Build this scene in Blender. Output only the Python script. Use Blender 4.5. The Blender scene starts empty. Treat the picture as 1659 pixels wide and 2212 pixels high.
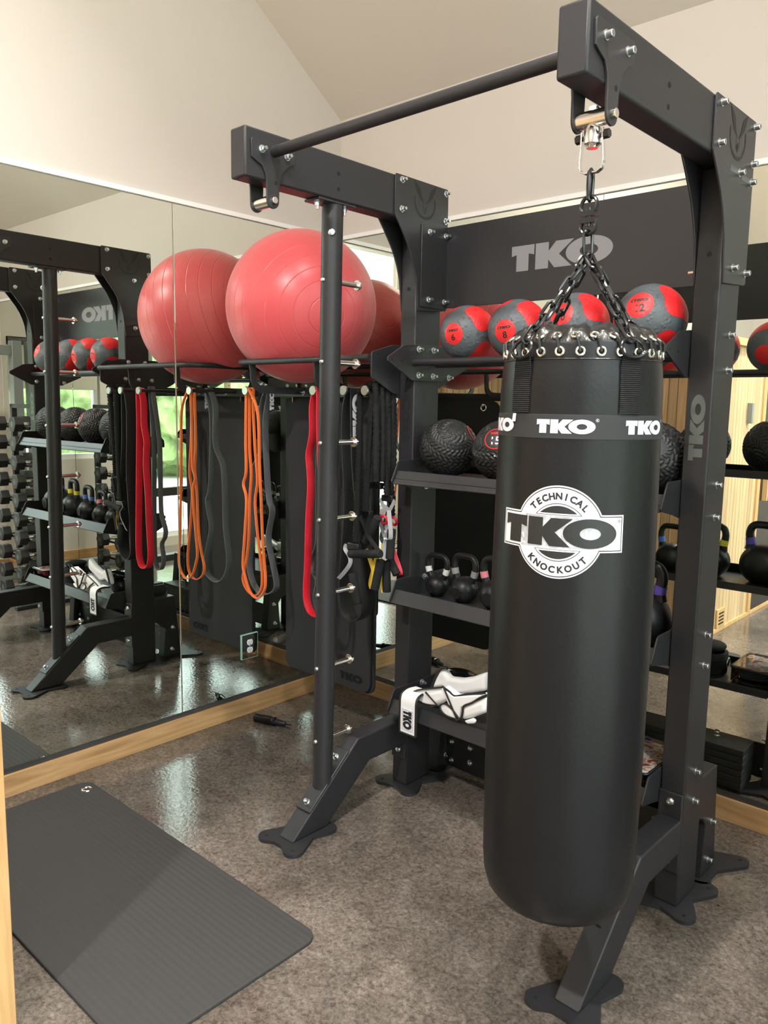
import bpy, bmesh, math, random
from mathutils import Vector, Matrix, Quaternion
random.seed(7)
S = bpy.context.scene
COL = S.collection
PI = math.pi
R = math.radians

# ---------------------------------------------------------------- camera, world, sun, big lights, exposure
cam_d = bpy.data.cameras.new('camera'); cam = bpy.data.objects.new('camera', cam_d); COL.objects.link(cam)
CAM = Vector((2.9637, -2.9091, 1.5076))
_yaw, _pit, _rol = 0.7354, -0.1355, 0.0162
_f = Vector((-math.sin(_yaw)*math.cos(_pit), math.cos(_yaw)*math.cos(_pit), math.sin(_pit)))
_r = Vector((math.cos(_yaw), math.sin(_yaw), 0)); _u = _r.cross(_f)
_r2 = _r*math.cos(_rol)+_u*math.sin(_rol); _u2 = -_r*math.sin(_rol)+_u*math.cos(_rol)
cam.matrix_world = Matrix(((_r2.x, _u2.x, -_f.x, CAM.x), (_r2.y, _u2.y, -_f.y, CAM.y), (_r2.z, _u2.z, -_f.z, CAM.z), (0, 0, 0, 1)))
cam_d.sensor_fit = 'HORIZONTAL'; cam_d.sensor_width = 36; cam_d.lens = 36*1699.335/1659
cam_d.clip_start = 0.02; cam_d.clip_end = 200
S.camera = cam

wd = bpy.data.worlds.new('world'); S.world = wd; wd.use_nodes = True
bg = wd.node_tree.nodes['Background']; bg.inputs[0].default_value = (0.82, 0.93, 1.0, 1); bg.inputs[1].default_value = 8.2
sun_d = bpy.data.lights.new('sun', 'SUN'); sun = bpy.data.objects.new('sun', sun_d); COL.objects.link(sun)
sun_d.energy = 6; sun_d.angle = R(1.5); sun_d.color = (1, .96, .88)
sun.rotation_euler = Vector((-0.40, 0.10, -0.91)).to_track_quat('-Z', 'Y').to_euler()

S.view_settings.view_transform = 'Standard'; S.view_settings.look = 'None'
S.view_settings.exposure = 0.0; S.view_settings.gamma = 1.0; S.view_settings.use_curve_mapping = False
cy = S.cycles
cy.use_denoising = True
try: cy.denoiser = 'OPENIMAGEDENOISE'
except Exception: pass
cy.max_bounces = 10; cy.diffuse_bounces = 4; cy.glossy_bounces = 7; cy.transmission_bounces = 6; cy.transparent_max_bounces = 10
cy.sample_clamp_indirect = 6; cy.caustics_reflective = True; cy.caustics_refractive = False; cy.blur_glossy = 0.6

def portal(name, loc, sx, sy, rot):
    d = bpy.data.lights.new(name, 'AREA'); d.shape = 'RECTANGLE'; d.size = sx; d.size_y = sy
    d.cycles.is_portal = True
    o = bpy.data.objects.new(name, d); COL.objects.link(o); o.location = loc; o.rotation_euler = rot
XR = 4.2                                    # window wall
portal('window_portal', (XR+.12, -3.15, 1.8), 3.4, 4.1, (0, R(90), 0))
portal('small_window_portal', (XR+.12, -.5, 1.5), 1.1, .85, (0, R(90), 0))

# ---------------------------------------------------------------- rack frame: the rack stands 0.7 degrees off the wall
TH = -0.0129; XL, XRR = 1.0723, 2.1646; WB, WU, HB = .0707, .073, .1409
YF, YU, YB = -1.4208, -.654, -.5098; ZT = 2.3
def r2w(p):
    x, y = p[0]-XL, p[1]
    return Vector((x*math.cos(TH)-y*math.sin(TH)+XL, x*math.sin(TH)+y*math.cos(TH), p[2]))

# ---------------------------------------------------------------- materials
def nmat(name):
    m = bpy.data.materials.new(name); m.use_nodes = True
    return m, m.node_tree.nodes, m.node_tree.links, m.node_tree.nodes['Principled BSDF']
def mat(name, col, rough=.5, metal=0., spec=.5, bump=None, coat=0., var=0., vscale=6.):
    m, N, L, b = nmat(name)
    c = (*col, 1) if len(col) == 3 else col
    b.inputs['Base Color'].default_value = c; b.inputs['Roughness'].default_value = rough
    b.inputs['Metallic'].default_value = metal; b.inputs['Specular IOR Level'].default_value = spec
    if coat: b.inputs['Coat Weight'].default_value = coat; b.inputs['Coat Roughness'].default_value = .1
    if bump or var:
        tc = N.new('ShaderNodeTexCoord')
    if bump:
        sc, st, dist = bump
        n = N.new('ShaderNodeTexNoise'); n.inputs['Scale'].default_value = sc; n.inputs['Detail'].default_value = 4
        L.new(tc.outputs['Object'], n.inputs['Vector'])
        bp = N.new('ShaderNodeBump'); bp.inputs['Strength'].default_value = st; bp.inputs['Distance'].default_value = dist
        L.new(n.outputs['Fac'], bp.inputs['Height']); L.new(bp.outputs['Normal'], b.inputs['Normal'])
    if var:
        n2 = N.new('ShaderNodeTexNoise'); n2.inputs['Scale'].default_value = vscale; n2.inputs['Detail'].default_value = 5
        L.new(tc.outputs['Object'], n2.inputs['Vector'])
        rp = N.new('ShaderNodeValToRGB')
        rp.color_ramp.elements[0].position = .3; rp.color_ramp.elements[1].position = .7
        rp.color_ramp.elements[0].color = tuple(x*(1-var) for x in c[:3])+(1,)
        rp.color_ramp.elements[1].color = tuple(min(1, x*(1+var)) for x in c[:3])+(1,)
        L.new(n2.outputs['Fac'], rp.inputs['Fac']); L.new(rp.outputs['Color'], b.inputs['Base Color'])
    return m
def math_node(N, L, op, a, b=None, c=None):
    n = N.new('ShaderNodeMath'); n.operation = op
    for i, v in enumerate((a, b, c)):
        if v is None: continue
        if isinstance(v, (int, float)): n.inputs[i].default_value = v
        else: L.new(v, n.inputs[i])
    return n.outputs[0]

M = {}
M['steel'] = mat('charcoal powder coat', (.023, .0222, .0250), .43, 0, .36, (900, .12, .0006))
M['steel2'] = mat('charcoal sheet steel', (.021, .0206, .0230), .37, 0, .5, (900, .1, .0005))
M['cut'] = mat('lettering cut into steel', (.010, .010, .011), .6)
M['lit_inlay'] = mat('inlay painted as lit tube inside', (.085, .095, .09), .4)  # flat inlay colour; light falling inside the tube is put into it
M['signgrey'] = mat('grey sign print', (.21, .21, .225), .5)
M['chrome'] = mat('chrome', (.86, .85, .83), .13, 1)
M['nickel'] = mat('brushed nickel', (.80, .77, .74), .2, 1)
M['zinc'] = mat('zinc bolt', (.72, .75, .77), .28, 1)
M['channel'] = mat('dark mirror channel', (.10, .10, .10), .35, .6)
M['hole'] = mat('hole', (.004, .004, .004), .9)
M['blackplastic'] = mat('black plastic', (.012, .012, .013), .38)
M['glossblack'] = mat('gloss black plastic', (.006, .006, .007), .12)
M['chain'] = mat('black chain', (.012, .012, .014), .2, .2, .7)
M['leather'] = mat('black bag vinyl', (.0085, .0087, .0098), .37, 0, .30, (130, .16, .002))
M['leather2'] = mat('black lid vinyl', (.012, .0115, .011), .30, 0, .5, (45, .5, .006))
M['web'] = mat('black webbing', (.014, .014, .015), .8, 0, .18)
M['band'] = mat('black printed band', (.020, .020, .022), .75)
M['white'] = mat('white print', (.70, .70, .76), .5)
M['ink'] = mat('black print', (.016, .016, .016), .5)
M['brass'] = mat('pale eyelet', (.86, .83, .74), .2, 1)
M['cord'] = mat('black lacing cord', (.010, .010, .010), .6)
M['rubber'] = mat('black rubber mat', (.026, .026, .029), .85, 0, .3, (500, .15, .0008))
M['rubberprint'] = mat('embossed mat print', (.007, .007, .007), .7, 0, .2)
M['kb'] = mat('kettlebell powder coat', (.010, .010, .011), .40, 0, .38, (250, .25, .001))
M['hexrub'] = mat('hex dumbbell rubber', (.026, .026, .026), .45)
M['ballast'] = mat('black ballast plate', (.016, .017, .017), .55, 0, .5, (60, .1, .001))
M['orange'] = mat('orange latex', (.78, .16, .035), .45)
M['redband'] = mat('red latex', (.60, .012, .030), .42)
M['greyband'] = mat('grey latex', (.095, .098, .105), .5)
M['blackband'] = mat('black latex', (.012, .012, .013), .45)
M['sleeve'] = mat('black gathered sleeve', (.013, .013, .013), .75, 0, .18)
M['foam'] = mat('black foam grip', (.018, .019, .020), .8, 0, .18)
M['yellow'] = mat('yellow strap', (.75, .46, .03), .6)
M['greystrap'] = mat('grey strap', (.33, .32, .34), .7)
M['redcap'] = mat('red cap', (.55, .02, .04), .45)
M['glove'] = mat('white glove leather', (.84, .82, .83), .45, 0, .4, (60, .25, .003))
M['piping'] = mat('black piping', (.010, .010, .010), .5)
M['paint'] = mat('warm white wall paint', (.590, .540, .495), .85, 0, .2)
M['ceil'] = mat('ceiling paint', (.64, .59, .525), .9, 0, .2)
M['trimwhite'] = mat('white trim', (.85, .85, .83), .5)
M['frame'] = mat('white window frame', (.80, .81, .80), .4)
M['darkframe'] = mat('dark shade cassette', (.05, .05, .05), .5)
M['roller'] = mat('roller shade cloth', (.50, .47, .40), .9)
M['red'] = mat('red ball rubber', (.70, .018, .022), .42, 0, .5, (70, .35, .004))
M['card'] = mat('printed card', (.6, .5, .4), .5, 0, .5, None, 0, .3, 30)
_e = [n for n in M['card'].node_tree.nodes if n.type == 'VALTORGB'][0].color_ramp; _e.interpolation = 'CONSTANT'
_e.elements[0].position = 0; _e.elements[0].color = (.60, .30, .16, 1); _e.elements[1].position = .44; _e.elements[1].color = (.80, .76, .72, 1)
_e.elements.new(.55).color = (.62, .05, .04, 1); _e.elements.new(.62).color = (.08, .07, .09, 1)
M['tan'] = mat('tan powder coat', (.42, .33, .21), .5)
M['greymetal'] = mat('grey machine steel', (.20, .22, .21), .4)
M['outletwhite'] = mat('white receptacle', (.85, .84, .86), .35)
M['leaf'] = mat('foliage', (.22, .29, .12), .7, 0, .3, None, 0, .6, 3)
M['patio'] = mat('pale paving', (.62, .60, .56), .8, 0, .3, None, 0, .12, 2)

def mirror_mat():
    m, N, L, b = nmat('silvered mirror')
    b.inputs['Base Color'].default_value = (.86, .90, .84, 1); b.inputs['Metallic'].default_value = 1; b.inputs['Roughness'].default_value = 0.0
    return m
M['mirror'] = mirror_mat()
def clear_mat(name, tint, gloss):
    m = bpy.data.materials.new(name); m.use_nodes = True; N = m.node_tree.nodes; L = m.node_tree.links; N.clear()
    out = N.new('ShaderNodeOutputMaterial'); tr = N.new('ShaderNodeBsdfTransparent'); gl = N.new('ShaderNodeBsdfGlossy')
    gl.inputs['Roughness'].default_value = .02; tr.inputs[0].default_value = (*tint, 1)
    fr = N.new('ShaderNodeFresnel'); fr.inputs[0].default_value = gloss
    mx = N.new('ShaderNodeMixShader'); L.new(fr.outputs[0], mx.inputs[0]); L.new(tr.outputs[0], mx.inputs[1]); L.new(gl.outputs[0], mx.inputs[2])
    L.new(mx.outputs[0], out.inputs[0]); return m
M['glass'] = clear_mat('window glass', (.97, .99, .97), 1.25)
M['clear'] = clear_mat('clear vinyl', (.80, .84, .84), 1.5)
M['edgeglass'] = mat('green glass edge', (.35, .60, .50), .1, 0, .8)

def floor_mat():
    m, N, L, b = nmat('polished stained concrete')
    tc = N.new('ShaderNodeTexCoord')
    n1 = N.new('ShaderNodeTexNoise'); n1.inputs['Scale'].default_value = 1.7; n1.inputs['Detail'].default_value = 6; n1.inputs['Roughness'].default_value = .6; n1.inputs['Distortion'].default_value = .5
    n2 = N.new('ShaderNodeTexNoise'); n2.inputs['Scale'].default_value = 75; n2.inputs['Detail'].default_value = 9; n2.inputs['Roughness'].default_value = .8; n2.inputs['Distortion'].default_value = .6
    n3 = N.new('ShaderNodeTexNoise'); n3.inputs['Scale'].default_value = 16; n3.inputs['Detail'].default_value = 8; n3.inputs['Roughness'].default_value = .75; n3.inputs['Distortion'].default_value = 1.5
    for n in (n1, n2, n3): L.new(tc.outputs['Object'], n.inputs['Vector'])
    r1 = N.new('ShaderNodeValToRGB'); e = r1.color_ramp.elements
    e[0].position = .32; e[0].color = (.088, .074, .062, 1); e[1].position = .68; e[1].color = (.210, .178, .155, 1)
    L.new(n1.outputs['Fac'], r1.inputs['Fac'])
    r2 = N.new('ShaderNodeValToRGB'); e = r2.color_ramp.elements
    e[0].position = .36; e[0].color = (.36, .35, .34, 1); e[1].position = .62; e[1].color = (1.28, 1.26, 1.24, 1)
    L.new(n2.outputs['Fac'], r2.inputs['Fac'])
    r3 = N.new('ShaderNodeValToRGB'); e = r3.color_ramp.elements
    e[0].position = .33; e[0].color = (.62, .60, .58, 1); e[1].position = .6; e[1].color = (1.1, 1.1, 1.1, 1)
    L.new(n3.outputs['Fac'], r3.inputs['Fac'])
    mx = N.new('ShaderNodeMixRGB'); mx.blend_type = 'MULTIPLY'; mx.inputs[0].default_value = 1
    L.new(r1.outputs[0], mx.inputs[1]); L.new(r2.outputs[0], mx.inputs[2])
    mx2 = N.new('ShaderNodeMixRGB'); mx2.blend_type = 'MULTIPLY'; mx2.inputs[0].default_value = 1
    L.new(mx.outputs[0], mx2.inputs[1]); L.new(r3.outputs[0], mx2.inputs[2])
    L.new(mx2.outputs[0], b.inputs['Base Color'])
    b.inputs['Roughness'].default_value = .095; b.inputs['Specular IOR Level'].default_value = .55
    n4 = N.new('ShaderNodeTexNoise'); n4.inputs['Scale'].default_value = 70; n4.inputs['Detail'].default_value = 3
    L.new(tc.outputs['Object'], n4.inputs['Vector'])
    bp = N.new('ShaderNodeBump'); bp.inputs['Strength'].default_value = .16; bp.inputs['Distance'].default_value = .004
    L.new(n4.outputs['Fac'], bp.inputs['Height']); L.new(bp.outputs['Normal'], b.inputs['Normal'])
    return m
M['floor'] = floor_mat()
def wood_mat(name, c0, c1, grain_axis, scale=1., rough=.45, boards=None):
    """grain runs along grain_axis (0,1,2); boards=(axis, width) draws joints between boards"""
    m, N, L, b = nmat(name)
    tc = N.new('ShaderNodeTexCoord'); mp = N.new('ShaderNodeMapping')
    sc = [26*scale]*3; sc[grain_axis] = 1.6*scale; mp.inputs['Scale'].default_value = sc
    L.new(tc.outputs['Object'], mp.inputs['Vector'])
    n = N.new('ShaderNodeTexNoise'); n.inputs['Scale'].default_value = 1; n.inputs['Detail'].default_value = 6; n.inputs['Distortion'].default_value = 1.4
    L.new(mp.outputs[0], n.inputs['Vector'])
    rp = N.new('ShaderNodeValToRGB'); e = rp.color_ramp.elements
    e[0].position = .3; e[0].color = (*c0, 1); e[1].position = .68; e[1].color = (*c1, 1)
    L.new(n.outputs['Fac'], rp.inputs['Fac']); col = rp.outputs[0]
    if boards:
        sp = N.new('ShaderNodeSeparateXYZ'); L.new(tc.outputs['Object'], sp.inputs[0])
        u = math_node(N, L, 'DIVIDE', sp.outputs[boards[0]], boards[1])
        fl = math_node(N, L, 'FLOOR', u); fr = math_node(N, L, 'FRACT', u)
        wn = N.new('ShaderNodeTexWhiteNoise'); wn.noise_dimensions = '1D'; L.new(fl, wn.inputs['W'])
        tone = math_node(N, L, 'MULTIPLY_ADD', wn.outputs['Value'], .38, .80)
        gap = math_node(N, L, 'GREATER_THAN', fr, .09)
        g2 = math_node(N, L, 'MULTIPLY_ADD', gap, .62, .38)
        k = math_node(N, L, 'MULTIPLY', tone, g2)
        mx = N.new('ShaderNodeMixRGB'); mx.blend_type = 'MULTIPLY'; mx.inputs[0].default_value = 1
        L.new(col, mx.inputs[1]); L.new(k, mx.inputs[2]); col = mx.outputs[0]
    L.new(col, b.inputs['Base Color']); b.inputs['Roughness'].default_value = rough
    return m
M['oak_x'] = wood_mat('oak baseboard along x', (.36, .19, .078), (.60, .36, .17), 0)
M['oak_y'] = wood_mat('oak baseboard along y', (.36, .19, .078), (.60, .36, .17), 1)
M['cedar_x'] = wood_mat('cedar boards with painted shade', (.40, .23, .105), (.56, .36, .19), 2, 1, .5, (0, .062))  # darker copy of the cedar, shade of the less lit face painted in
M['cedar_y'] = wood_mat('cedar boards with painted window light', (.46, .29, .145), (.64, .45, .26), 2, 1, .5, (1, .062))  # lighter copy of the same cedar, window light put into its colour
M['cedar'] = wood_mat('cedar trim', (.47, .26, .105), (.64, .40, .18), 2, 1, .45)

def exball_mat():
    m, N, L, b = nmat('red exercise ball vinyl')
    b.inputs['Base Color'].default_value = (.64, .088, .100, 1); b.inputs['Roughness'].default_value = .36
    b.inputs['Specular IOR Level'].default_value = .5
    b.inputs['Subsurface Weight'].default_value = .15; b.inputs['Subsurface Radius'].default_value = (.05, .01, .01)
    b.inputs['Sheen Weight'].default_value = .25; b.inputs['Sheen Roughness'].default_value = .4
    tc = N.new('ShaderNodeTexCoord'); sp = N.new('ShaderNodeSeparateXYZ'); L.new(tc.outputs['Object'], sp.inputs[0])
    z = math_node(N, L, 'DIVIDE', sp.outputs[2], .325)
    z = math_node(N, L, 'MAXIMUM', math_node(N, L, 'MINIMUM', z, 1.0), -1.0)
    a = math_node(N, L, 'ARCCOSINE', z)
    u = math_node(N, L, 'FRACT', math_node(N, L, 'MULTIPLY', a, 5.6))
    d = math_node(N, L, 'ABSOLUTE', math_node(N, L, 'SUBTRACT', u, .5))
    h = math_node(N, L, 'MINIMUM', math_node(N, L, 'MULTIPLY', d, 22), 1.0)
    n = N.new('ShaderNodeTexNoise'); n.inputs['Scale'].default_value = 9; n.inputs['Detail'].default_value = 3; L.new(tc.outputs['Object'], n.inputs['Vector'])
    h2 = math_node(N, L, 'MULTIPLY_ADD', n.outputs['Fac'], .7, h)
    bp = N.new('ShaderNodeBump'); bp.inputs['Strength'].default_value = .45; bp.inputs['Distance'].default_value = .0035
    L.new(h2, bp.inputs['Height']); L.new(bp.outputs['Normal'], b.inputs['Normal'])
    return m
M['exball'] = exball_mat()
def cell_mat(name, col, scale, strength, dist, rough):
    m, N, L, b = nmat(name)
    b.inputs['Base Color'].default_value = (*col, 1); b.inputs['Roughness'].default_value = rough
    tc = N.new('ShaderNodeTexCoord'); v = N.new('ShaderNodeTexVoronoi'); v.inputs['Scale'].default_value = scale
    L.new(tc.outputs['Object'], v.inputs['Vector'])
    d = math_node(N, L, 'MINIMUM', v.outputs['Distance'], .45)
    bp = N.new('ShaderNodeBump'); bp.inputs['Strength'].default_value = strength; bp.inputs['Distance'].default_value = dist; bp.invert = True
    L.new(d, bp.inputs['Height']); L.new(bp.outputs['Normal'], b.inputs['Normal'])
    return m
M['medgrey'] = cell_mat('grey dimpled rubber', (.080, .093, .106), 72, .7, .005, .5)
M['slam'] = mat('black tread rubber', (.0125, .0122, .0128), .48, 0, .45)
def ribbed(name, col, axis, freq, strength, dist, rough):
    m, N, L, b = nmat(name)
    b.inputs['Base Color'].default_value = (*col, 1); b.inputs['Roughness'].default_value = rough
    b.inputs['Specular IOR Level'].default_value = .22
    tc = N.new('ShaderNodeTexCoord'); sp = N.new('ShaderNodeSeparateXYZ'); L.new(tc.outputs['Object'], sp.inputs[0])
    s = math_node(N, L, 'SINE', math_node(N, L, 'MULTIPLY', sp.outputs[axis], freq))
    bp = N.new('ShaderNodeBump'); bp.inputs['Strength'].default_value = strength; bp.inputs['Distance'].default_value = dist
    L.new(s, bp.inputs['Height']); L.new(bp.outputs['Normal'], b.inputs['Normal'])
    return m
M['floormat'] = ribbed('ribbed black mat', (.046, .043, .042), 1, 2*PI/.020, .16, .002, .78)
M['webrib'] = ribbed('ribbed black webbing', (.015, .015, .016), 2, 2*PI/.004, .8, .002, .75)

# ---------------------------------------------------------------- mesh helpers
class MB:
    def __init__(self): self.bm = bmesh.new()
    def quad(self, *p):
        self.bm.faces.new([self.bm.verts.new(q) for q in p])
    def box(self, x0, x1, y0, y1, z0, z1):
        v = [self.bm.verts.new((x, y, z)) for x in (x0, x1) for y in (y0, y1) for z in (z0, z1)]
        for f in ((0, 1, 3, 2), (4, 6, 7, 5), (0, 4, 5, 1), (2, 3, 7, 6), (0, 2, 6, 4), (1, 5, 7, 3)):
            self.bm.faces.new([v[i] for i in f])
        return self
    def sweep(self, pts, prof, closed=False, up=None, scales=None, caps=True):
        """prof: 2D points (side, up) carried along pts"""
        pts = [Vector(p) for p in pts]; n = len(pts); tang = []
        for i in range(n):
            a = pts[(i-1) % n] if (closed or i > 0) else pts[i]; b = pts[(i+1) % n] if (closed or i < n-1) else pts[i]
            t = (b-a); tang.append(t.normalized() if t.length > 1e-9 else Vector((0, 0, 1)))
        u = Vector(up) if up is not None else (Vector((0, 0, 1)) if abs(tang[0].z) < .9 else Vector((1, 0, 0)))
        rings = []
        for i in range(n):
            t = tang[i]
            if up is not None: u = Vector(up)
            s = t.cross(u)
            if s.length < 1e-6: s = t.orthogonal()
            s.normalize(); uu = s.cross(t).normalized(); u = uu
            k = scales[i] if scales else 1.
            rings.append([self.bm.verts.new(pts[i]+s*(q[0]*k)+uu*(q[1]*k)) for q in prof])
        m = len(prof)
        for i in range(n if closed else n-1):
            a, b = rings[i], rings[(i+1) % n]
            for j in range(m):
                try: self.bm.faces.new((a[j], a[(j+1) % m], b[(j+1) % m], b[j]))
                except ValueError: pass
        if not closed and caps:
            self.bm.faces.new(rings[0][::-1]); self.bm.faces.new(rings[-1])
        return self
    def tube(self, pts, r, seg=8, closed=False, scales=None):
        prof = [(r*math.cos(2*PI*k/seg), r*math.sin(2*PI*k/seg)) for k in range(seg)]
        return self.sweep(pts, prof, closed, None, scales)
    def ribbon(self, pts, w, t, up, closed=False):
        return self.sweep(pts, [(-t/2, -w/2), (t/2, -w/2), (t/2, w/2), (-t/2, w/2)], closed, up)
    def cyl(self, p0, p1, r0, r1=None, seg=16):
        r1 = r0 if r1 is None else r1
        p0, p1 = Vector(p0), Vector(p1); t = (p1-p0).normalized(); s = t.orthogonal().normalized(); u = t.cross(s)
        ra = [self.bm.verts.new(p0+(s*math.cos(2*PI*k/seg)+u*math.sin(2*PI*k/seg))*r0) for k in range(seg)]
        rb = [self.bm.verts.new(p1+(s*math.cos(2*PI*k/seg)+u*math.sin(2*PI*k/seg))*r1) for k in range(seg)]
        for k in range(seg): self.bm.faces.new((ra[k], ra[(k+1) % seg], rb[(k+1) % seg], rb[k]))
        self.bm.faces.new(ra[::-1]); self.bm.faces.new(rb); return self
    def prism(self, pts, axis, a0, a1):
        def P(q, a): return {'x': (a, q[0], q[1]), 'y': (q[0], a, q[1]), 'z': (q[0], q[1], a)}[axis]
        A = [self.bm.verts.new(P(q, a0)) for q in pts]; B = [self.bm.verts.new(P(q, a1)) for q in pts]; n = len(pts)
        self.bm.faces.new(A[::-1]); self.bm.faces.new(B)
        for k in range(n): self.bm.faces.new((A[k], A[(k+1) % n], B[(k+1) % n], B[k]))
        return self
    def lathe(self, prof, seg=32, c=(0, 0, 0), axis='z'):
        rings = []
        for r, h in prof:
            ring = []
            for k in range(seg):
                a = 2*PI*k/seg; x, y = r*math.cos(a), r*math.sin(a)
                q = {'z': (x, y, h), 'x': (h, x, y), 'y': (y, h, x)}[axis]
                ring.append(self.bm.verts.new((q[0]+c[0], q[1]+c[1], q[2]+c[2])))
            rings.append(ring)
        for a, b in zip(rings, rings[1:]):
            for k in range(seg): self.bm.faces.new((a[k], a[(k+1) % seg], b[(k+1) % seg], b[k]))
        if prof[0][0] > 1e-5: self.bm.faces.new(rings[0][::-1])
        if prof[-1][0] > 1e-5: self.bm.faces.new(rings[-1])
        bmesh.ops.remove_doubles(self.bm, verts=[v for r in (rings[0], rings[-1]) for v in r], dist=1e-6)
        return self
    def sphere(self, c, r, u=32, v=16, sc=(1, 1, 1)):
        g = bmesh.ops.create_uvsphere(self.bm, u_segments=u, v_segments=v, radius=r)
        for w in g['verts']: w.co = Vector((w.co.x*sc[0]+c[0], w.co.y*sc[1]+c[1], w.co.z*sc[2]+c[2]))
        return self
    def torus(self, c, Rr, r, axis=(0, 0, 1), seg=24, ts=8, sc=(1, 1)):
        ax = Vector(axis).normalized(); s = ax.orthogonal().normalized(); u = ax.cross(s)
        pts = [Vector(c)+s*(Rr*sc[0]*math.cos(2*PI*k/seg))+u*(Rr*sc[1]*math.sin(2*PI*k/seg)) for k in range(seg)]
        return self.tube(pts, r, ts, True)
    def merge(self, bm2, f=None):
        vm = {}
        for v in bm2.verts: vm[v] = self.bm.verts.new(f(v.co) if f else v.co)
        for fc in bm2.faces:
            try: self.bm.faces.new([vm[v] for v in fc.verts])
            except ValueError: pass
        return self

def build(name, mb, m, parent=None, off=None, smooth=35, bevel=0, seg=2):
    bm = mb.bm if isinstance(mb, MB) else mb
    if off is not None:
        o_ = Vector(off)
        for v in bm.verts: v.co -= o_
    bmesh.ops.recalc_face_normals(bm, faces=bm.faces)
    me = bpy.data.meshes.new(name); bm.to_mesh(me); bm.free()
    o = bpy.data.objects.new(name, me); COL.objects.link(o)
    me.materials.append(m)
    if smooth:
        me.polygons.foreach_set('use_smooth', [True]*len(me.polygons))
        if smooth < 180: me.set_sharp_from_angle(angle=R(smooth))
    if bevel:
        b = o.modifiers.new('edge', 'BEVEL'); b.width = bevel; b.segments = seg; b.limit_method = 'ANGLE'; b.angle_limit = R(40)
    if parent is not None: o.parent = parent
    return o
def tag(o, label, cat, group=None, kind=None):
    o['label'] = label; o['category'] = cat
    if group: o['group'] = group
    if kind: o['kind'] = kind
    return o
def thing(name, label, cat, loc=(0, 0, 0), rotz=0, group=None):
    o = bpy.data.objects.new(name, None); COL.objects.link(o); o.empty_display_size = .05
    o.location = loc; o.rotation_euler = (0, 0, rotz)
    return tag(o, label, cat, group)
def struct(name, mb, m, smooth=35, bevel=0, parent=None):
    o = build(name, mb, m, parent, smooth=smooth, bevel=bevel); o['kind'] = 'structure'; return o
def dup(src, parent, loc=None, rot=None):
    c = src.copy(); COL.objects.link(c); c.parent = parent
    if loc is not None: c.location = loc
    if rot is not None: c.rotation_euler = rot
    return c

# ---- flat lettering: list of (outer polygon, inner polygon or None), mapped onto any surface by f(x, y)
def ellipse(cx, cy_, a, b, n=40): return [(cx+a*math.cos(2*PI*k/n), cy_+b*math.sin(2*PI*k/n)) for k in range(n)]
LOGO_W = 4.20
def logo_polys():
    T = [(0, 1), (1.0, 1), (1.0, .60), (.78, .66), (.76, .66), (.76, 0), (.22, 0), (.22, .66), (.0, .60)]
    K = [(1.06, 1), (1.62, 1), (1.62, .66), (1.92, 1), (2.66, 1), (2.06, .5), (2.60, 0), (1.88, 0), (1.62, .33), (1.62, 0), (1.06, 0)]
    O = (ellipse(3.27, .5, .93, .52), ellipse(3.27, .5, .36, .21))
    return [(T, None), (K, None), O]
def flat(polys, step=None):
    bm = bmesh.new()
    for outer, inner in polys:
        if inner is None:
            f = bm.faces.new([bm.verts.new((x, y, 0)) for x, y in outer])
            bmesh.ops.triangulate(bm, faces=[f])
        else:
            a = [bm.verts.new((x, y, 0)) for x, y in outer]; b = [bm.verts.new((x, y, 0)) for x, y in inner]; n = len(a)
            for k in range(n): bm.faces.new((a[k], a[(k+1) % n], b[(k+1) % n], b[k]))
    if step: slice_bm(bm, step)
    return bm
def slice_bm(bm, step, both=False):
    for ax in ((0, 1) if both else (0,)):
        lo = min(v.co[ax] for v in bm.verts); hi = max(v.co[ax] for v in bm.verts); q = lo+step
        while q < hi-1e-6:
            co = Vector((0, 0, 0)); co[ax] = q; no = Vector((0, 0, 0)); no[ax] = 1
            bmesh.ops.bisect_plane(bm, geom=bm.verts[:]+bm.edges[:]+bm.faces[:], plane_co=co, plane_no=no)
            q += step
_txt = {}
def text_bm(s, size=1., bold=0.):
    """flat lettering of the built-in font, centred on x, baseline at 0"""
    c = bpy.data.curves.new('lettering', 'FONT'); c.body = s; c.size = size; c.align_x = 'CENTER'; c.offset = bold*size; c.resolution_u = 3
    o = bpy.data.objects.new('lettering', c); COL.objects.link(o)
    bpy.context.view_layer.update()
    me = bpy.data.meshes.new_from_object(o.evaluated_get(bpy.context.evaluated_depsgraph_get()))
    bm = bmesh.new(); bm.from_mesh(me); bpy.data.meshes.remove(me); bpy.data.objects.remove(o); bpy.data.curves.remove(c)
    return bm
def put(name, bms, f, m, parent, off=None):
    mb = MB()
    for b in (bms if isinstance(bms, list) else [bms]): mb.merge(b, lambda c: f(c.x, c.y)); b.free()
    o = build(name, mb, m, parent, off, smooth=0); return o
# ---------------------------------------------------------------- setting
YFW = -6.4; SL = .677; ZE = 2.904
def ceil_z(y): return ZE + SL*min(-y, 6.4+y)
mb = MB(); mb.box(-.12, XR+.12, YFW-.12, .12, -.12, 0); struct('floor', mb, M['floor'], 0)
mb = MB(); mb.box(-.12, XR+.12, 0, .12, 0, ZE+.05); struct('wall_back', mb, M['paint'], 0)
mb = MB(); mb.box(-.12, XR+.12, YFW-.12, YFW, 0, ZE+.05); struct('wall_front', mb, M['paint'], 0)
mb = MB(); mb.prism([(.12, 0), (YFW-.12, 0), (YFW-.12, ZE), (-3.2, ceil_z(-3.2)+.05), (.12, ZE)], 'x', -.12, 0); struct('wall_left', mb, M['paint'], 0)
mb = MB()
WY0, WY1, WZ0, WZ1 = -5.2, -1.1, .10, 3.5        # the large window
SY0, SY1, SZ0, SZ1 = -.92, -.06, .95, 2.05       # the small window beside it
mb.box(XR, XR+.12, SY1, .12, 0, ZE)
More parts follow.
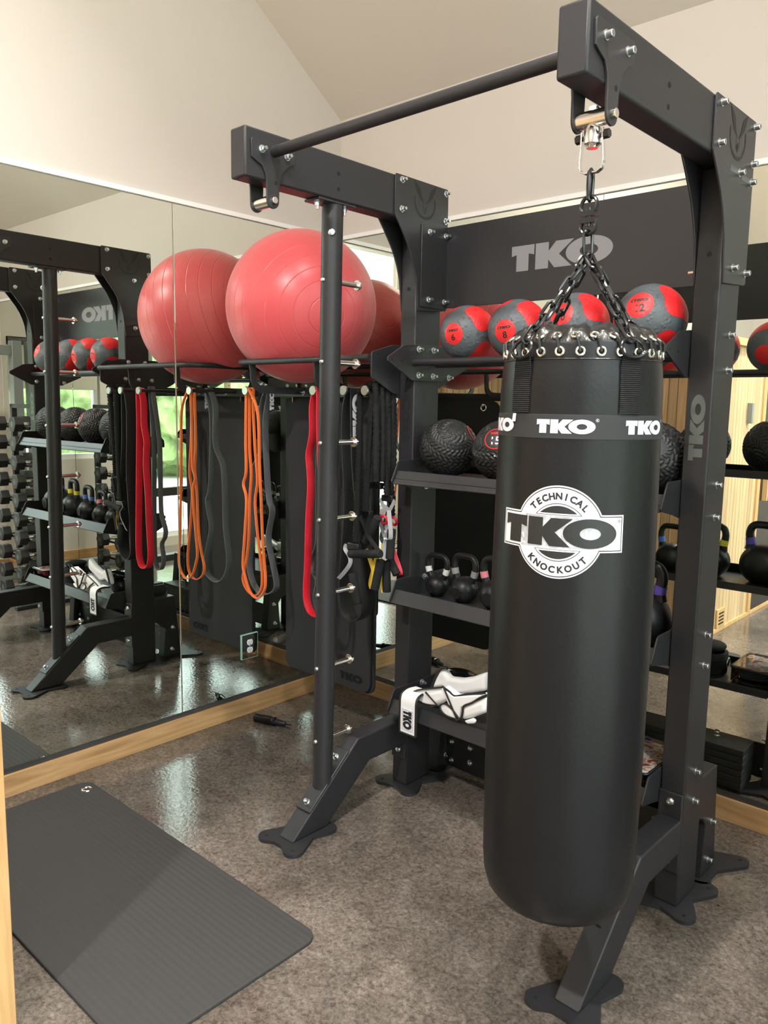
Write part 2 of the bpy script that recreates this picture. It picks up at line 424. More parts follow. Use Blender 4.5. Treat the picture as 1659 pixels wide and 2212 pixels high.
mb.box(XR, XR+.12, SY0, SY1, 0, SZ0); mb.box(XR, XR+.12, SY0, SY1, SZ1, ZE)
mb.box(XR, XR+.12, WY1, SY0, 0, ZE)
mb.box(XR, XR+.12, WY0, WY1, 0, WZ0)
mb.box(XR, XR+.12, YFW-.12, WY0, 0, ZE)
mb.prism([(.12, ZE), (.12, ZE+.001), (WY1, ceil_z(WY1)+.05), (WY1, ZE)], 'x', XR, XR+.12)
mb.prism([(WY1, WZ1), (WY1, ceil_z(WY1)+.05), (-3.2, ceil_z(-3.2)+.05), (WY0, ceil_z(WY0)+.05), (WY0, WZ1)], 'x', XR, XR+.12)
mb.prism([(WY0, ZE), (WY0, ceil_z(WY0)+.05), (YFW-.12, ZE+.001), (YFW-.12, ZE)], 'x', XR, XR+.12)
struct('wall_right', mb, M['paint'], 0)
mb = MB(); T_ = .1; zr = ceil_z(-3.2)
mb.prism([(.12, ZE-.12*SL), (-3.2, zr), (YFW-.12, ZE-.12*SL), (YFW-.12, ZE+T_), (-3.2, zr+T_), (.12, ZE+T_)], 'x', -.14, XR+.14)
struct('ceiling', mb, M['ceil'], 0)

def window(n, y0, y1, z0, z1, ny, nz, shade=0):
    mb = MB(); fw = .05
    mb.box(XR+.03, XR+.09, y0, y0+fw, z0, z1); mb.box(XR+.03, XR+.09, y1-fw, y1, z0, z1)
    mb.box(XR+.03, XR+.09, y0+fw, y1-fw, z0, z0+fw); mb.box(XR+.03, XR+.09, y0+fw, y1-fw, z1-fw, z1)
    for k in range(1, ny):
        y = y0+(y1-y0)*k/ny; mb.box(XR+.03, XR+.09, y-.04, y+.04, z0+fw, z1-fw)
    for k in range(1, nz):
        z = z0+(z1-z0)*.70; mb.box(XR+.035, XR+.085, y0+fw, y1-fw, z-.035, z+.035)
    w = struct('window_%d' % n, mb, M['frame'], 0, .004)
    g = MB(); g.box(XR+.055, XR+.061, y0+.02, y1-.02, z0+.02, z1-.02); build('glass', g, M['glass'], w, smooth=0)
    if shade:
        s = MB(); s.cyl((XR+.02, y0+.01, z1-.035), (XR+.02, y1-.01, z1-.035), .035); build('shade_cassette', s, M['darkframe'], w)
        s = MB(); s.box(XR+.012, XR+.015, y0+.02, y1-.02, z1-shade, z1-.05); build('shade_cloth', s, M['roller'], w, smooth=0)
window(1, WY0, WY1, WZ0, WZ1, 4, 2)
window(2, SY0, SY1, SZ0, SZ1, 1, 1, .45)

# oak baseboards, mirror channels
BBH = .088
mb = MB(); mb.box(.0, .02, -2.21, 0, 0, BBH); struct('baseboard_left', mb, M['oak_y'], 0, .0015)
mb = MB(); mb.box(.02, XR, -.02, 0, 0, BBH); struct('baseboard_back', mb, M['oak_x'], 0, .0015)
mb = MB(); mb.box(XR-.02, XR, WY1+.02, -.02, 0, BBH); struct('baseboard_right', mb, M['oak_y'], 0, .0015)
ZM0, ZM1 = .104, 2.325
mb = MB(); mb.box(0, .009, -2.21, 0, BBH, ZM0+.004); struct('trim_1', mb, M['channel'], 0)
mb = MB(); mb.box(.009, XR-.02, -.009, 0, BBH, ZM0+.004); struct('trim_2', mb, M['channel'], 0)
mb = MB(); mb.box(0, .012, -2.21, 0, ZM1+.003, ZM1+.022); struct('trim_3', mb, M['trimwhite'], 0)
mb = MB(); mb.box(.012, XR, -.012, 0, ZM1+.003, ZM1+.022); struct('trim_4', mb, M['trimwhite'], 0)
def mirror(label, x0, x1, y0, y1, edge):
    mb = MB(); mb.box(x0, x1, y0, y1, ZM0+.004, ZM1)
    tag(build('wall_mirror', mb, M['mirror'], smooth=0, bevel=.0022, seg=1), label, 'mirror', 'frameless wall mirrors')
g = .0016
mirror('frameless mirror panel on the left wall, from the corner to the thin joint', 0.0005, .006, -.982+g, -.007, 1)
mirror('frameless mirror panel on the left wall, nearer the wooden cabin corner', 0.0005, .006, -2.205, -.982-g, 1)
mirror('frameless mirror panel on the back wall beside the room corner', .0005, 1.45-g, -.006, -.0005, 0)
mirror('frameless mirror panel on the back wall behind the punching bag', 1.45+g, 2.9-g, -.006, -.0005, 0)
mirror('frameless mirror panel at the right end of the back wall', 2.9+g, XR-.025, -.006, -.0005, 0)

# outside: paving and a line of trees, seen through the windows by way of the mirrors
mb = MB(); mb.box(XR+.12, 40, -30, 25, -.25, -.08); struct('terrain', mb, M['patio'], 0)
mb = MB()
for k in range(34):
    c_ = (random.uniform(10.5, 15.5), -24+k*1.15+random.uniform(-.5, .5), random.uniform(.4, 2.6)); rr = random.uniform(.9, 1.7)
    b2 = bmesh.new(); bmesh.ops.create_icosphere(b2, subdivisions=4, radius=rr)
    for v in b2.verts:
        n_ = v.co.normalized(); v.co = n_*(rr*(1+.16*math.sin(9*n_.x+k)*math.sin(8*n_.y+2*k)*math.cos(10*n_.z)+random.uniform(-.09, .09))) + Vector(c_)
    mb.merge(b2); b2.free()
tag(build('foliage', mb, M['leaf'], smooth=0), 'green foliage of the trees outside the windows', 'trees', None, 'stuff')

# ---------------------------------------------------------------- the rack
RB = Vector((XL, -.58, 0))
rack = thing('training_rack', 'charcoal steel training rack with pull-up bar, shelves and ball rails before the mirrored wall', 'training rack', r2w(RB), TH)
_bolt = {}
def bolt_mesh(kind):
    if kind in _bolt: return _bolt[kind]
    mb = MB()
    if kind == 'socket':      # washer and socket-head cap, axis +x
        mb.cyl((0, 0, 0), (.002, 0, 0), .0105, None, 20)
        mb.lathe([(.0078, .002), (.0078, .015), (.0070, .016), (.0042, .016), (.0042, .010), (0, .010)], 20, (0, 0, 0), 'x')
    elif kind == 'nut':       # washer, hex nut and stud end
        mb.cyl((0, 0, 0), (.002, 0, 0), .0115, None, 20); mb.cyl((.002, 0, 0), (.010, 0, 0), .0088, None, 6)
        mb.cyl((.010, 0, 0), (.022, 0, 0), .0052, None, 12)
    elif kind == 'button':
        mb.lathe([(.0125, 0), (.012, .003), (.009, .007), (.004, .0085), (.0035, .006), (0, .006)], 20, (0, 0, 0), 'x')
    else:                     # small round pin head
        mb.lathe([(.0078, 0), (.0075, .004), (.005, .0075), (0, .0085)], 16, (0, 0, 0), 'x')
    o = build('bolt', mb, M['zinc']); me = o.data; bpy.data.objects.remove(o); _bolt[kind] = me; return me
def bolt(parent, pos, kind='socket', axis=(1, 0, 0)):
    o = bpy.data.objects.new('bolt', bolt_mesh(kind)); COL.objects.link(o); o.parent = parent
    o.location = Vector(pos)-RB
    o.rotation_euler = Vector(axis).to_track_quat('X', 'Z').to_euler(); return o
def rk(name, mb, m='steel', bevel=.003, parent=None, smooth=35):
    return build(name, mb, M[m] if isinstance(m, str) else m, parent or rack, RB, smooth, bevel)
def spots(parent, pts, r, m='hole', axis='x', s=1, name='hole'):
    for p in pts:
        d = {'x': (s, 0, 0), 'y': (0, s, 0), 'z': (0, 0, s)}[axis]; p = Vector(p); mb = MB()
        mb.cyl(p-Vector(d)*.002, p+Vector(d)*.0006, r, None, 16); rk(name, mb, m, 0, parent)
def ears(lobes, r, waist):
    """outline round rounded ears (in order), drawn in between two neighbours to the points of waist"""
    out = []; n = len(lobes); cx = sum(p[0] for p in lobes)/n; cy_ = sum(p[1] for p in lobes)/n
    for i, (x, y, a) in enumerate(lobes):
        for k in range(9):
            t = R(a-80+160*k/8); out.append((x+r*math.cos(t), y+r*math.sin(t)))
        out += waist[i]
    return out
def disc_poly(cx, cy_, r, a0=0, a1=360, n=12): return [(cx+r*math.cos(R(a0+(a1-a0)*k/n)), cy_+r*math.sin(R(a0+(a1-a0)*k/n))) for k in range(n+1)]

GP = [(-.782, 2.166), (-.782, 2.296), (-.776, 2.303), (-.494, 2.303), (-.488, 2.297), (-.484, 1.868), (-.490, 1.862), (-.648, 1.850)]
ARC = [(-.655, 1.90), (-.663, 1.965), (-.676, 2.005), (-.692, 2.042), (-.712, 2.077), (-.737, 2.110), (-.758, 2.137)]
def eagle(cx, cy_, r):
    """a cut-out wing emblem: ring open at the top, two stepped wings, two chevrons; x to the back of the rack"""
    P = []
    for a in range(165, 380, 9):
        q = []
        for t, k in ((a, 1.), (a+9, 1.), (a+9, None), (a, None)):
            k = k or .90-.07*max(0, 1-abs(t-275)/100)
            q.append((cx+k*r*math.cos(R(t)), cy_+k*r*math.sin(R(t))))
        P.append((q, None))
    for s in (-1, 1):
        w = [(.05, -.20), (.30, .16), (.46, .62), (1.02, 1.0), (.86, .58), (.72, .34), (.50, .10), (.26, -.08)]
        P.append(([(cx+s*q[0]*r*1.05, cy_+q[1]*r*1.05+.1*r) for q in w], None))
    for d in (0, -.2):
        P.append(([(cx-.24*r, cy_+(-.12+d)*r), (cx, cy_+(-.38+d)*r), (cx+.24*r, cy_+(-.12+d)*r), (cx+.2*r, cy_+(-.24+d)*r), (cx, cy_+(-.5+d)*r), (cx-.2*r, cy_+(-.24+d)*r)], None))
    return P

for side, xo in (('l', XL), ('r', XRR)):
    xi = xo-WU; xm = (xo+xi)/2
    up = MB(); up.box(xi, xo, YU, YB, .012, 2.157); u = rk('upright', up, 'steel', .005)
    # foot under the upright: four ears
    ym = (YU+YB)/2
    LB = [(xm+.066, YB+.016, 50), (xm-.066, YB+.016, 130), (xm-.066, YU-.016, 230), (xm+.066, YU-.016, 310)]
    ft = MB(); ft.prism(ears(LB, .036, [[(xm, YB+.030)], [(xm-.058, ym)], [(xm, YU-.030)], [(xm+.058, ym)]]), 'z', 0, .012)
    f_ = rk('foot_plate', ft, 'steel', 0, u)
    spots(f_, [(xm+sx*.070, yy, .012) for sx in (-1, 1) for yy in (YU-.022, YB+.022)], .006, axis='z')
    # cut letters as flat inlays, reading upward; the right set painted as lit inside
    put('cut_lettering', flat(logo_polys()), lambda x, y, xm=xm: Vector((xm-.001+.040/2-(y)*.040, YU-.0006, 1.365+x*.185/LOGO_W)), M['cut' if side == 'l' else 'lit_inlay'], u, RB)
    spots(u, [(xm, YU, 1.93)], .007, axis='y', s=-1)
    # overhead arm
    bm_ = MB(); bm_.box(xo-WB, xo, YF, YB+.02, ZT-HB, ZT); be = rk('overhead_arm', bm_, 'steel', .006)
    spots(be, [(xo, -1.047, 2.243), (xo, -1.047, 2.195)], .0065); spots(be, [(xo-WB, -1.047, 2.243), (xo-WB, -1.047, 2.195)], .0065, s=-1)
    # gusset plates on both faces, curved web between
    for x0, x1, s in ((xo+.0005, xo+.006, 1), (xo-WU-.006, xo-WU-.0005, -1)):
        gm = MB(); gm.prism(GP+ARC, 'x', x0, x1); gp = rk('gusset_plate', gm, 'steel2', .0012)
        kind = 'nut' if (side == 'l') == (s > 0) else 'socket'
        xs = x1 if s > 0 else x0
        inner = (side == 'l') == (s > 0)     # the sign panel's folded end covers the lower half of this plate
        for y, z in ((-.748, 2.286), (-.748, 2.188), (-.503, 2.286), (-.503, 2.188))+(() if inner else ((-.594, 2.147), (-.503, 2.140), (-.594, 1.897), (-.497, 1.894))):
            bolt(gp, (xs, y, z), kind, (s, 0, 0))
        put('cut_emblem', flat(eagle(-.622, 2.233, .060)), lambda x, y, xs=xs, s=s: Vector((xs+s*.0006, x, y)), M['cut'], gp, RB)
        if s > 0 and not inner:
                for y0, y1, z0, z1 in ((-.66, -.60, 2.140, 2.154), (-.575, -.51, 2.133, 2.147)):
                    sl = MB(); sl.box(xs-.001, xs+.0005, y0, y1, z0, z1); rk('slot', sl, 'lit_inlay' if side == 'r' else 'cut', 0, gp)  # flat slot inlay, coloured as the lit inside
    # hanger bracket at the front end of the arm: two hooked plates and a pin
    HP = [(-1.403, 2.262), (-1.398, 2.268), (-1.240, 2.270), (-1.236, 2.264), (-1.238, 2.226), (-1.262, 2.214), (-1.288, 2.190), (-1.297, 2.16), (-1.299, 2.115)] \
        + [(-1.322+.023*math.cos(R(a)), 2.106+.023*math.sin(R(a))) for a in range(0, -181, -20)] + [(-1.346, 2.15), (-1.350, 2.178), (-1.362, 2.198), (-1.385, 2.207), (-1.401, 2.215)]
    hb_ = MB(); hb_.prism(HP, 'x', xo-WB-.0065, xo-WB-.0005); h2 = rk('hanger_plate', hb_, 'steel2', .001)
    hb_ = MB(); hb_.prism(HP, 'x', xo+.0005, xo+.0065); h = rk('hanger_plate', hb_, 'steel2', .001)
    kind = 'nut' if side == 'l' else 'socket'; kind2 = 'socket' if side == 'l' else 'nut'
    for y, z in ((-1.364, 2.243), (-1.269, 2.242)):
        bolt(h, (xo+.0065, y, z), kind); bolt(h2, (xo-WB-.0065, y, z), kind2, (-1, 0, 0))
    spots(h, [(xo+.0065, -1.312, 2.158)], .006); spots(h2, [(xo-WB-.0065, -1.312, 2.158)], .006, s=-1)
    pn = MB(); pn.cyl((xo-WB-.006, -1.322, 2.106), (xo+.0005, -1.322, 2.106), .0175, None, 24); pn.cyl((xo+.006, -1.322, 2.106), (xo+.017, -1.322, 2.106), .010, None, 20)
    rk('hanger_pin', pn, 'nickel', .001, h)
    if side == 'r':           # bearing block and bow that carry the bag
        sw = MB(); xc = xo-WB/2
        sw.lathe([(0, 2.047), (.012, 2.047), (.014, 2.051), (.0185, 2.055), (.0185, 2.082), (.013, 2.090), (0, 2.090)], 28, (xc, -1.322, 0))
        rk('swivel_bearing', sw, 'chrome', 0, h)
        sw = MB(); sw.cyl((xc, -1.322, 2.116), (xc, -1.322, 2.129), .011, None, 6); rk('swivel_nut', sw, 'chrome', 0, h)
        bw = MB(); P_ = [(xc-.0245, -1.322, 2.083), (xc-.0245, -1.322, 2.06), (xc-.0275, -1.322, 2.02), (xc-.024, -1.322, 2.004), (xc-.014, -1.322, 1.998), (xc+.014, -1.322, 1.998), (xc+.024, -1.322, 2.004), (xc+.0275, -1.322, 2.02), (xc+.0245, -1.322, 2.06), (xc+.0245, -1.322, 2.083)]
        bw.sweep(P_, [(-.002, -.006), (.002, -.006), (.002, .006), (-.002, .006)], False, (0, 1, 0)); rk('swivel_bow', bw, 'chrome', .0008, h)
        bb = MB(); bb.cyl((xc-.038, -1.322, 2.070), (xc-.027, -1.322, 2.070), .0095, None, 6); bb.cyl((xc+.027, -1.322, 2.070), (xc+.038, -1.322, 2.070), .0095, None, 6); bb.cyl((xc-.03, -1.322, 2.07), (xc+.03, -1.322, 2.07), .005)
        rk('swivel_bolt', bb, 'blackplastic', 0, h)
    # front leg
    lg = MB(); lg.prism([(YU, .293), (-.925, .293), (-1.243, .012), (-1.078, .012), (-.862, .188), (YU, .188)], 'x', xi, xo); l_ = rk('leg', lg, 'steel', .005)
    fl = MB(); fl.box(xi, xo, YU-.008, YU+.0, .12, .372); fm = rk('leg_flange', fl, 'steel2', .003, l_)
    bolt(fm, (xm, YU-.008, .343), 'button', (0, -1, 0)); bolt(fm, (xm, YU-.008, .155), 'button', (0, -1, 0))
    lf = MB(); lf.prism(ears([(xm+.066, -1.262, 300), (xm+.040, -1.085, 60), (xm-.040, -1.085, 120), (xm-.066, -1.262, 240)], .036, [[(xm+.055, -1.16)], [], [(xm-.055, -1.16)], [(xm-.02, -1.276), (xm+.02, -1.276)]]), 'z', 0, .012)
    f2 = rk('foot_plate', lf, 'steel', 0, l_); spots(f2, [(xm+sx*.070, -1.268, .012) for sx in (-1, 1)], .006, axis='z')
    if side == 'r': spots(l_, [(xm, -1.0868, .1498)], .008, axis='y', s=-1)
    # rear stabiliser behind the upright
    rs = MB(); rs.prism([(YB, .372), (-.372, .372), (-.335, .012), (-.452, .012), (-.436, .185), (-.462, .215), (YB, .235)], 'x', xi+.005, xo-.005); r_ = rk('rear_stabiliser', rs, 'steel', .004)
    s = 1 if side == 'r' else 1
    for y, z in ((-.392, .185), (-.40, .055)): bolt(r_, (xo-.005, y, z), 'socket'); bolt(r_, (xi+.005, y, z), 'nut', (-1, 0, 0))
    rf = MB(); rf.prism(ears([(xm+.085, -.262, 50), (xm-.085, -.262, 130), (xm-.030, -.45, 215), (xm+.030, -.45, 325)], .034, [[(xm, -.262)], [(xm-.055, -.37)], [], [(xm+.055, -.37)]]), 'z', 0, .012)
    f3 = rk('foot_plate', rf, 'steel', 0, r_); spots(f3, [(xm+sx*.088, -.255, .012) for sx in (-1, 1)], .006, axis='z')

xu0, xu1 = XL, XRR-WU           # clear span between the uprights
bar = MB(); bar.cyl((XL, -1.317, 2.246), (XRR-WB, -1.317, 2.246), .0165, None, 24); rk('pull_up_bar', bar, 'steel', 0)
# round peg post on the left frame
pc = XL-.037
def pole_y(z): return -1.038-.030*(2.15-z)/1.95
po = MB(); po.cyl((pc, pole_y(2.15), 2.15), (pc, pole_y(.15), .15), .0355, None, 40); p_ = rk('peg_post', po, 'steel', 0)
tp = MB(); tp.box(pc-.036, pc+.036, -1.13, -.965, 2.1505, 2.1585); t_ = rk('post_top_plate', tp, 'steel2', .002, p_)
bolt(t_, (pc-.0, -1.105, 2.1505), 'nut', (0, 0, -1)); bolt(t_, (pc, -.985, 2.1505), 'nut', (0, 0, -1))
dv = Vector((0, -1.243+.925, .012-.293)).normalized(); nv = Vector((0, dv.z, -dv.y))
nv = nv if nv.z > 0 else -nv
q0 = Vector((pc, -.975, .293+(-.975+.925)*(dv.z/dv.y)))+nv*.004
bp_ = MB(); bp_.sweep([q0-dv*.01, q0+dv*.245], [(-.0355, -.004), (.0355, -.004), (.0355, .004), (-.0355, .004)], False, nv)
b_ = rk('post_base_plate', bp_, 'steel2', .003, p_)
bolt(b_, q0+dv*.030+nv*.004, 'nut', nv); bolt(b_, q0+dv*.215+nv*.004, 'socket', nv)
bolt(p_, (pc+.0355*.707, pole_y(2.06)-.025, 2.06), 'button', (.707, -.707, 0))
for k, z in enumerate((1.911, 1.646, 1.376, 1.114, .853, .590, .324)):
    yy = pole_y(z)
    pg = MB(); pg.cyl((pc, yy+.03, z), (pc, yy+.118, z), .0095, None, 16); pg.cyl((pc, yy+.118, z), (pc, yy+.124, z), .0175, None, 24); pg.cyl((pc, yy+.124, z), (pc, yy+.132, z), .0135, None, 20); pg.cyl((pc, yy+.132, z), (pc, yy+.140, z), .006, None, 12)
    g_ = rk('peg', pg, 'nickel', .0008, p_); bolt(p_, (pc, yy-.0355, z), 'pin', (0, -1, 0))

# sign panel with folded ends
sg = MB(); sg.box(xu0+.007, xu1-.007, -.493, -.489, 1.872, 2.168)
for x0 in (xu0+.0065, xu1-.0105): sg.box(x0, x0+.004, -.640, -.489, 1.866, 2.156)
sgp = rk('sign_panel', sg, 'steel2', .0015)
put('sign_lettering', flat(logo_polys()), lambda x, y: Vector((1.374+x*.384/LOGO_W, -.4938, 1.976+y*.086)), M['signgrey'], sgp, RB)
for y, z in ((-.597, 2.133), (-.505, 2.133), (-.597, 1.894), (-.505, 1.894)):
    bolt(sgp, (xu0+.0105, y, z), 'nut'); bolt(sgp, (xu1-.0105, y, z), 'nut', (-1, 0, 0))
ls = MB(); ls.cyl((xu1-.04, -.60, 1.894), (xu1-.012, -.60, 1.894), .0045); rk('long_bolt', ls, 'zinc', 0, sgp)

# medicine-ball rails and their arrow-shaped end plates
DP = [(-.806, 1.676), (-.806, 1.662), (-.672, 1.597), (-.47, 1.597), (-.341, 1.652), (-.341, 1.672), (-.48, 1.730), (-.64, 1.730), (-.722, 1.722)]
for x0, s in ((xu0+.0005, 1), (xu1-.0065, -1)):
    dp = MB(); dp.prism(DP, 'x', x0, x0+.006); d_ = rk('rail_end_plate', dp, 'steel2', .0012)
    for y, z in ((-.640, 1.712), (-.556, 1.712), (-.640, 1.618), (-.556, 1.616), (-.460, 1.614)):
        bolt(d_, (x0+(.006 if s > 0 else 0), y, z), 'nut', (s, 0, 0))
    spots(d_, [(x0+.006, -.785, 1.669), (x0+.006, -.730, 1.665)], .004)
    if s < 0:
        for z in (1.718, 1.620): bolt(d_, (XRR, -.562, z), 'socket')
for yy in (-.664, -.532):
    rl = MB(); rl.cyl((xu0+.006, yy, 1.662), (xu1-.006, yy, 1.662), .0135, None, 20); rk('ball_rail', rl, 'steel', 0)

# three shelves
def shelf(z, zlip, bolts):
    t = MB(); y0, y1 = -.768, -.37; x0, x1 = xu0+.007, xu1-.007
    t.box(x0, x1, y0+.006, y1, z-.003, z)
    t.prism([(y0-.003, zlip-.046), (y0, zlip-.049), (y0+.004, zlip-.049), (y0+.030, zlip-.002), (y0+.028, zlip), (y0+.024, zlip)], 'x', x0, x1)
    t.box(x0, x1, y1-.003, y1, z, z+.028)
    s_ = rk('shelf', t, 'steel2', .0012)
    for xa, s in ((xu0+.0005, 1), (xu1-.0055, -1)):
        e = MB(); e.prism([(-.775, zlip-.038), (-.770, zlip-.045), (-.69, zlip-.062), (-.62, zlip-.082), (-.46, zlip-.082), (-.40, zlip-.052), (-.375, zlip+.01), (-.40, zlip+.036), (-.73, zlip+.036), (-.742, zlip+.03)], 'x', xa, xa+.005)
        w = rk('shelf_end_plate', e, 'steel2', .001, s_)
        xb = xa+.005 if s > 0 else xa
        for y, zz in ((-.578, zlip+.024), (-.578, zlip-.068)): bolt(w, (xb, y, zz), 'nut', (s, 0, 0))
        if s > 0: spots(w, [(xb, -.50+k*.013, zlip-.062) for k in range(3)], .0045)
        if s < 0:
            for zz in (zlip+.024, zlip-.070): bolt(w, (XRR, -.577, zz), 'socket')
shelf(1.244, 1.270, 0); shelf(.785, .825, 0); shelf(.365, .398, 0)

# rear cross panel and ballast plates bolted behind it
cp = MB(); cp.box(xu0+.002, xu1-.002, -.405, -.399, .018, .165); c_ = rk('rear_cross_panel', cp, 'steel2', .003)
for x, z in ((1.105, .128), (1.105, .048), (1.20, .128), (1.20, .066), (1.98, .128), (1.98, .048)): bolt(c_, (x, -.405, z), 'button', (0, -1, 0))
for k in range(6):
    bl = MB(); bl.box(1.62, 2.058, -.345, -.212, .02+k*.028, .0455+k*.028); q = rk('ballast_plate', bl, 'ballast', .0018)
kn = MB(); kn.lathe([(.012, .186), (.012, .190), (.006, .191), (.011, .197), (.013, .204), (.011, .211), (.005, .215), (0, .2155)], 18, (1.93, -.29, 0)); rk('ballast_knob', kn, 'chrome', 0, q)

# ball cradle and band bar on the left of the frame
xb = XL-WU
BP = [(-.806, 1.690), (-.800, 1.698), (-.692, 1.728), (-.47, 1.728), (-.357, 1.698), (-.350, 1.690), (-.350, 1.612), (-.357, 1.604), (-.472, 1.548), (-.685, 1.548), (-.800, 1.604), (-.806, 1.612)]
bk = MB(); bk.prism(BP, 'x', xb-.0066, xb-.0006); k_ = rk('cradle_bracket', bk, 'steel2', .0012)
spots(k_, [(xb-.0066, -.775, 1.69)], .004, s=-1); spots(k_, [(xb-.0006, -.775, 1.69)], .004)
for y, z in ((-.64, 1.712), (-.54, 1.712), (-.66, 1.622), (-.58, 1.620), (-.50, 1.618)): bolt(k_, (xb-.0066, y, z), 'button', (-1, 0, 0))
ct = MB()
x0c = .165
pts = [(xb-.006, -.812, 1.676)]+[(x0c+.10-.10*math.sin(R(a)), -.712-.10*math.cos(R(a)), 1.676) for a in range(0, 91, 15)]+[(x0c+.10-.10*math.cos(R(a)), -.442+.10*math.sin(R(a)), 1.676) for a in range(0, 91, 15)]+[(xb-.006, -.342, 1.676)]
ct.tube(pts, .0125, 14); cr_ = rk('ball_cradle_rail', ct, 'steel', 0)
for xx in (.30, .70):
    jt = MB(); P_ = [(xx, -.806, 1.668), (xx, -.800, 1.64)]+[(xx, -.742-.058*math.cos(R(a)), 1.612-.05*math.sin(R(a))) for a in range(0, 91, 18)]+[(xx, -.46+.0*1, 1.562)]+[(xx, -.41+.058*math.sin(R(a)), 1.612-.05*math.cos(R(a))) for a in range(0, 91, 18)]+[(xx, -.352, 1.64), (xx, -.347, 1.668)]
    jt.sweep(P_, [(-.015, -.004), (.015, -.004), (.015, .004), (-.015, .004)], False, None); rk('cradle_strap', jt, 'steel', .001, cr_)
bb = MB(); bb.box(.09, xb-.001, -.520, -.480, 1.535, 1.572); bbar = rk('band_bar', bb, 'steel2', .003)
for xx in (.33, .47, .56):
    sl = MB(); sl.box(xx, xx+.05, -.5206, -.5196, 1.550, 1.558); rk('slot', sl, 'hole', 0, bbar)
for xx in (.30, .52, .80): bolt(bbar, (xx, -.520, 1.556), 'nut', (0, -1, 0))
for i, xx in enumerate((.226, .661, .832, .947)):
    pg = MB(); pg.cyl((xx, -.52, 1.5585), (xx, -.786, 1.5585), .009, None, 14); g_ = rk('band_peg', pg, 'steel', 0, bbar)
    pd = MB(); pd.lathe([(0, -.790), (.0175, -.790), (.0185, -.788), (.0185, -.780), (.0, -.780)], 28, (0, 0, 0), 'y')
    for v in pd.bm.verts: v.co = Vector((v.co.z*0+v.co.x+xx, v.co.y, v.co.z+1.5585))
    rk('peg_cap', pd, 'zinc', 0, bbar)
for xx in (.205, .615):          # hooks for the hanging mats
    hk = MB(); hk.tube([(xx, -.50, 1.536), (xx, -.50, 1.515), (xx, -.49, 1.508), (xx, -.462, 1.508), (xx, -.452, 1.513)], .005, 8); hk.sphere((xx, -.452, 1.513), .008, 12, 8)
    rk('mat_hook', hk, 'chrome', 0, bbar)
# measured outlines, in metres (x, z) or (x, y, z)
ORA = [(0.2144, 1.5618), (0.2115, 1.4785), (0.208, 1.3382), (0.2083, 1.2078), (0.1892, 1.1492), (0.2095, 1.082), (0.1935, 0.9062), (0.1809, 0.7986), (0.1915, 0.747), (0.2277, 0.6761), (0.2778, 0.6525), (0.3256, 0.6872), (0.3385, 0.753), (0.3218, 0.894), (0.311, 1.0915), (0.3009, 1.2589), (0.2913, 1.4633), (0.2834, 1.5618)]
ORB = [(0.2121, 1.5623), (0.2112, 1.4786), (0.2093, 1.3094), (0.219, 1.1961), (0.2068, 1.0802), (0.1974, 0.9044), (0.1775, 0.7954), (0.154, 0.7201), (0.1835, 0.6711), (0.2391, 0.6539), (0.2831, 0.6882), (0.29, 0.7713), (0.2642, 0.9129), (0.2449, 1.0722), (0.262, 1.1708), (0.2472, 1.3113), (0.2363, 1.479), (0.2354, 1.5623)]
GRA = [(0.1876, 1.5646), (0.1778, 1.4787), (0.1793, 1.3052), (0.1228, 1.208), (0.111, 1.0639), (0.1075, 0.9126), (0.0849, 0.7687), (0.0986, 0.6968), (0.1412, 0.6484), (0.1976, 0.6367), (0.2621, 0.6632), (0.2786, 0.702), (0.2518, 0.7934), (0.2223, 0.9027), (0.2502, 1.0242), (0.2296, 1.075), (0.2149, 1.1908), (0.2046, 1.4218), (0.2011, 1.5646)]
REDL = [(0.6341, 1.5704), (0.6314, 1.4941), (0.632, 1.3881), (0.6118, 1.3069), (0.6168, 1.2533), (0.622, 1.1724), (0.6114, 1.0346), (0.6057, 0.8673), (0.5981, 0.7253), (0.6188, 0.6639), (0.6594, 0.6474), (0.6968, 0.6647), (0.7142, 0.7458), (0.7004, 0.9903), (0.6828, 1.2576), (0.6739, 1.416), (0.6635, 1.5703)]
GRB = [(0.5961, 1.5723), (0.5988, 1.3039), (0.5971, 1.0823), (0.5949, 0.9359), (0.56, 0.857), (0.566, 0.812), (0.596, 0.7708), (0.5817, 0.6935), (0.6068, 0.6403), (0.6475, 0.6424), (0.6668, 0.7258), (0.6604, 0.9778), (0.6495, 1.3066), (0.6236, 1.5722)]
BLKL = [(0.8069, 1.5756), (0.7997, 1.471), (0.8018, 1.3163), (0.8157, 1.108), (0.7932, 0.8375), (0.7987, 0.7075), (0.8331, 0.6649), (0.8774, 0.6683), (0.9131, 0.7076), (0.9185, 0.8045), (0.8934, 1.0115), (0.8569, 1.2678), (0.8466, 1.472), (0.8414, 1.5755)]
TU1 = [(0.8961, -0.768, 1.5375), (0.8945, -0.768, 1.4228), (0.8935, -0.768, 1.2713), (0.8889, -0.768, 1.1172), (0.8817, -0.768, 0.9813)]
TU2 = [(0.9551, -0.765, 1.5379), (0.947, -0.765, 1.4244), (0.9391, -0.765, 1.2993), (0.934, -0.765, 1.1979), (0.9307, -0.765, 1.1058)]
TU3 = [(0.9627, -0.733, 1.5385), (0.9577, -0.733, 1.4493), (0.9548, -0.733, 1.3241), (0.9503, -0.733, 1.2073)]
TU4 = [(0.9677, -0.7, 1.5391), (0.9655, -0.7, 1.4243), (0.9683, -0.7, 1.2983), (0.9802, -0.7, 1.1641)]
TU5 = [(0.9682, -0.67, 1.5247), (0.9704, -0.67, 1.3736), (0.9705, -0.67, 1.2203), (0.9808, -0.67, 1.0765)]
HG1 = [(0.8587, -0.775, 0.9338), (1.0199, -0.775, 0.9564)]
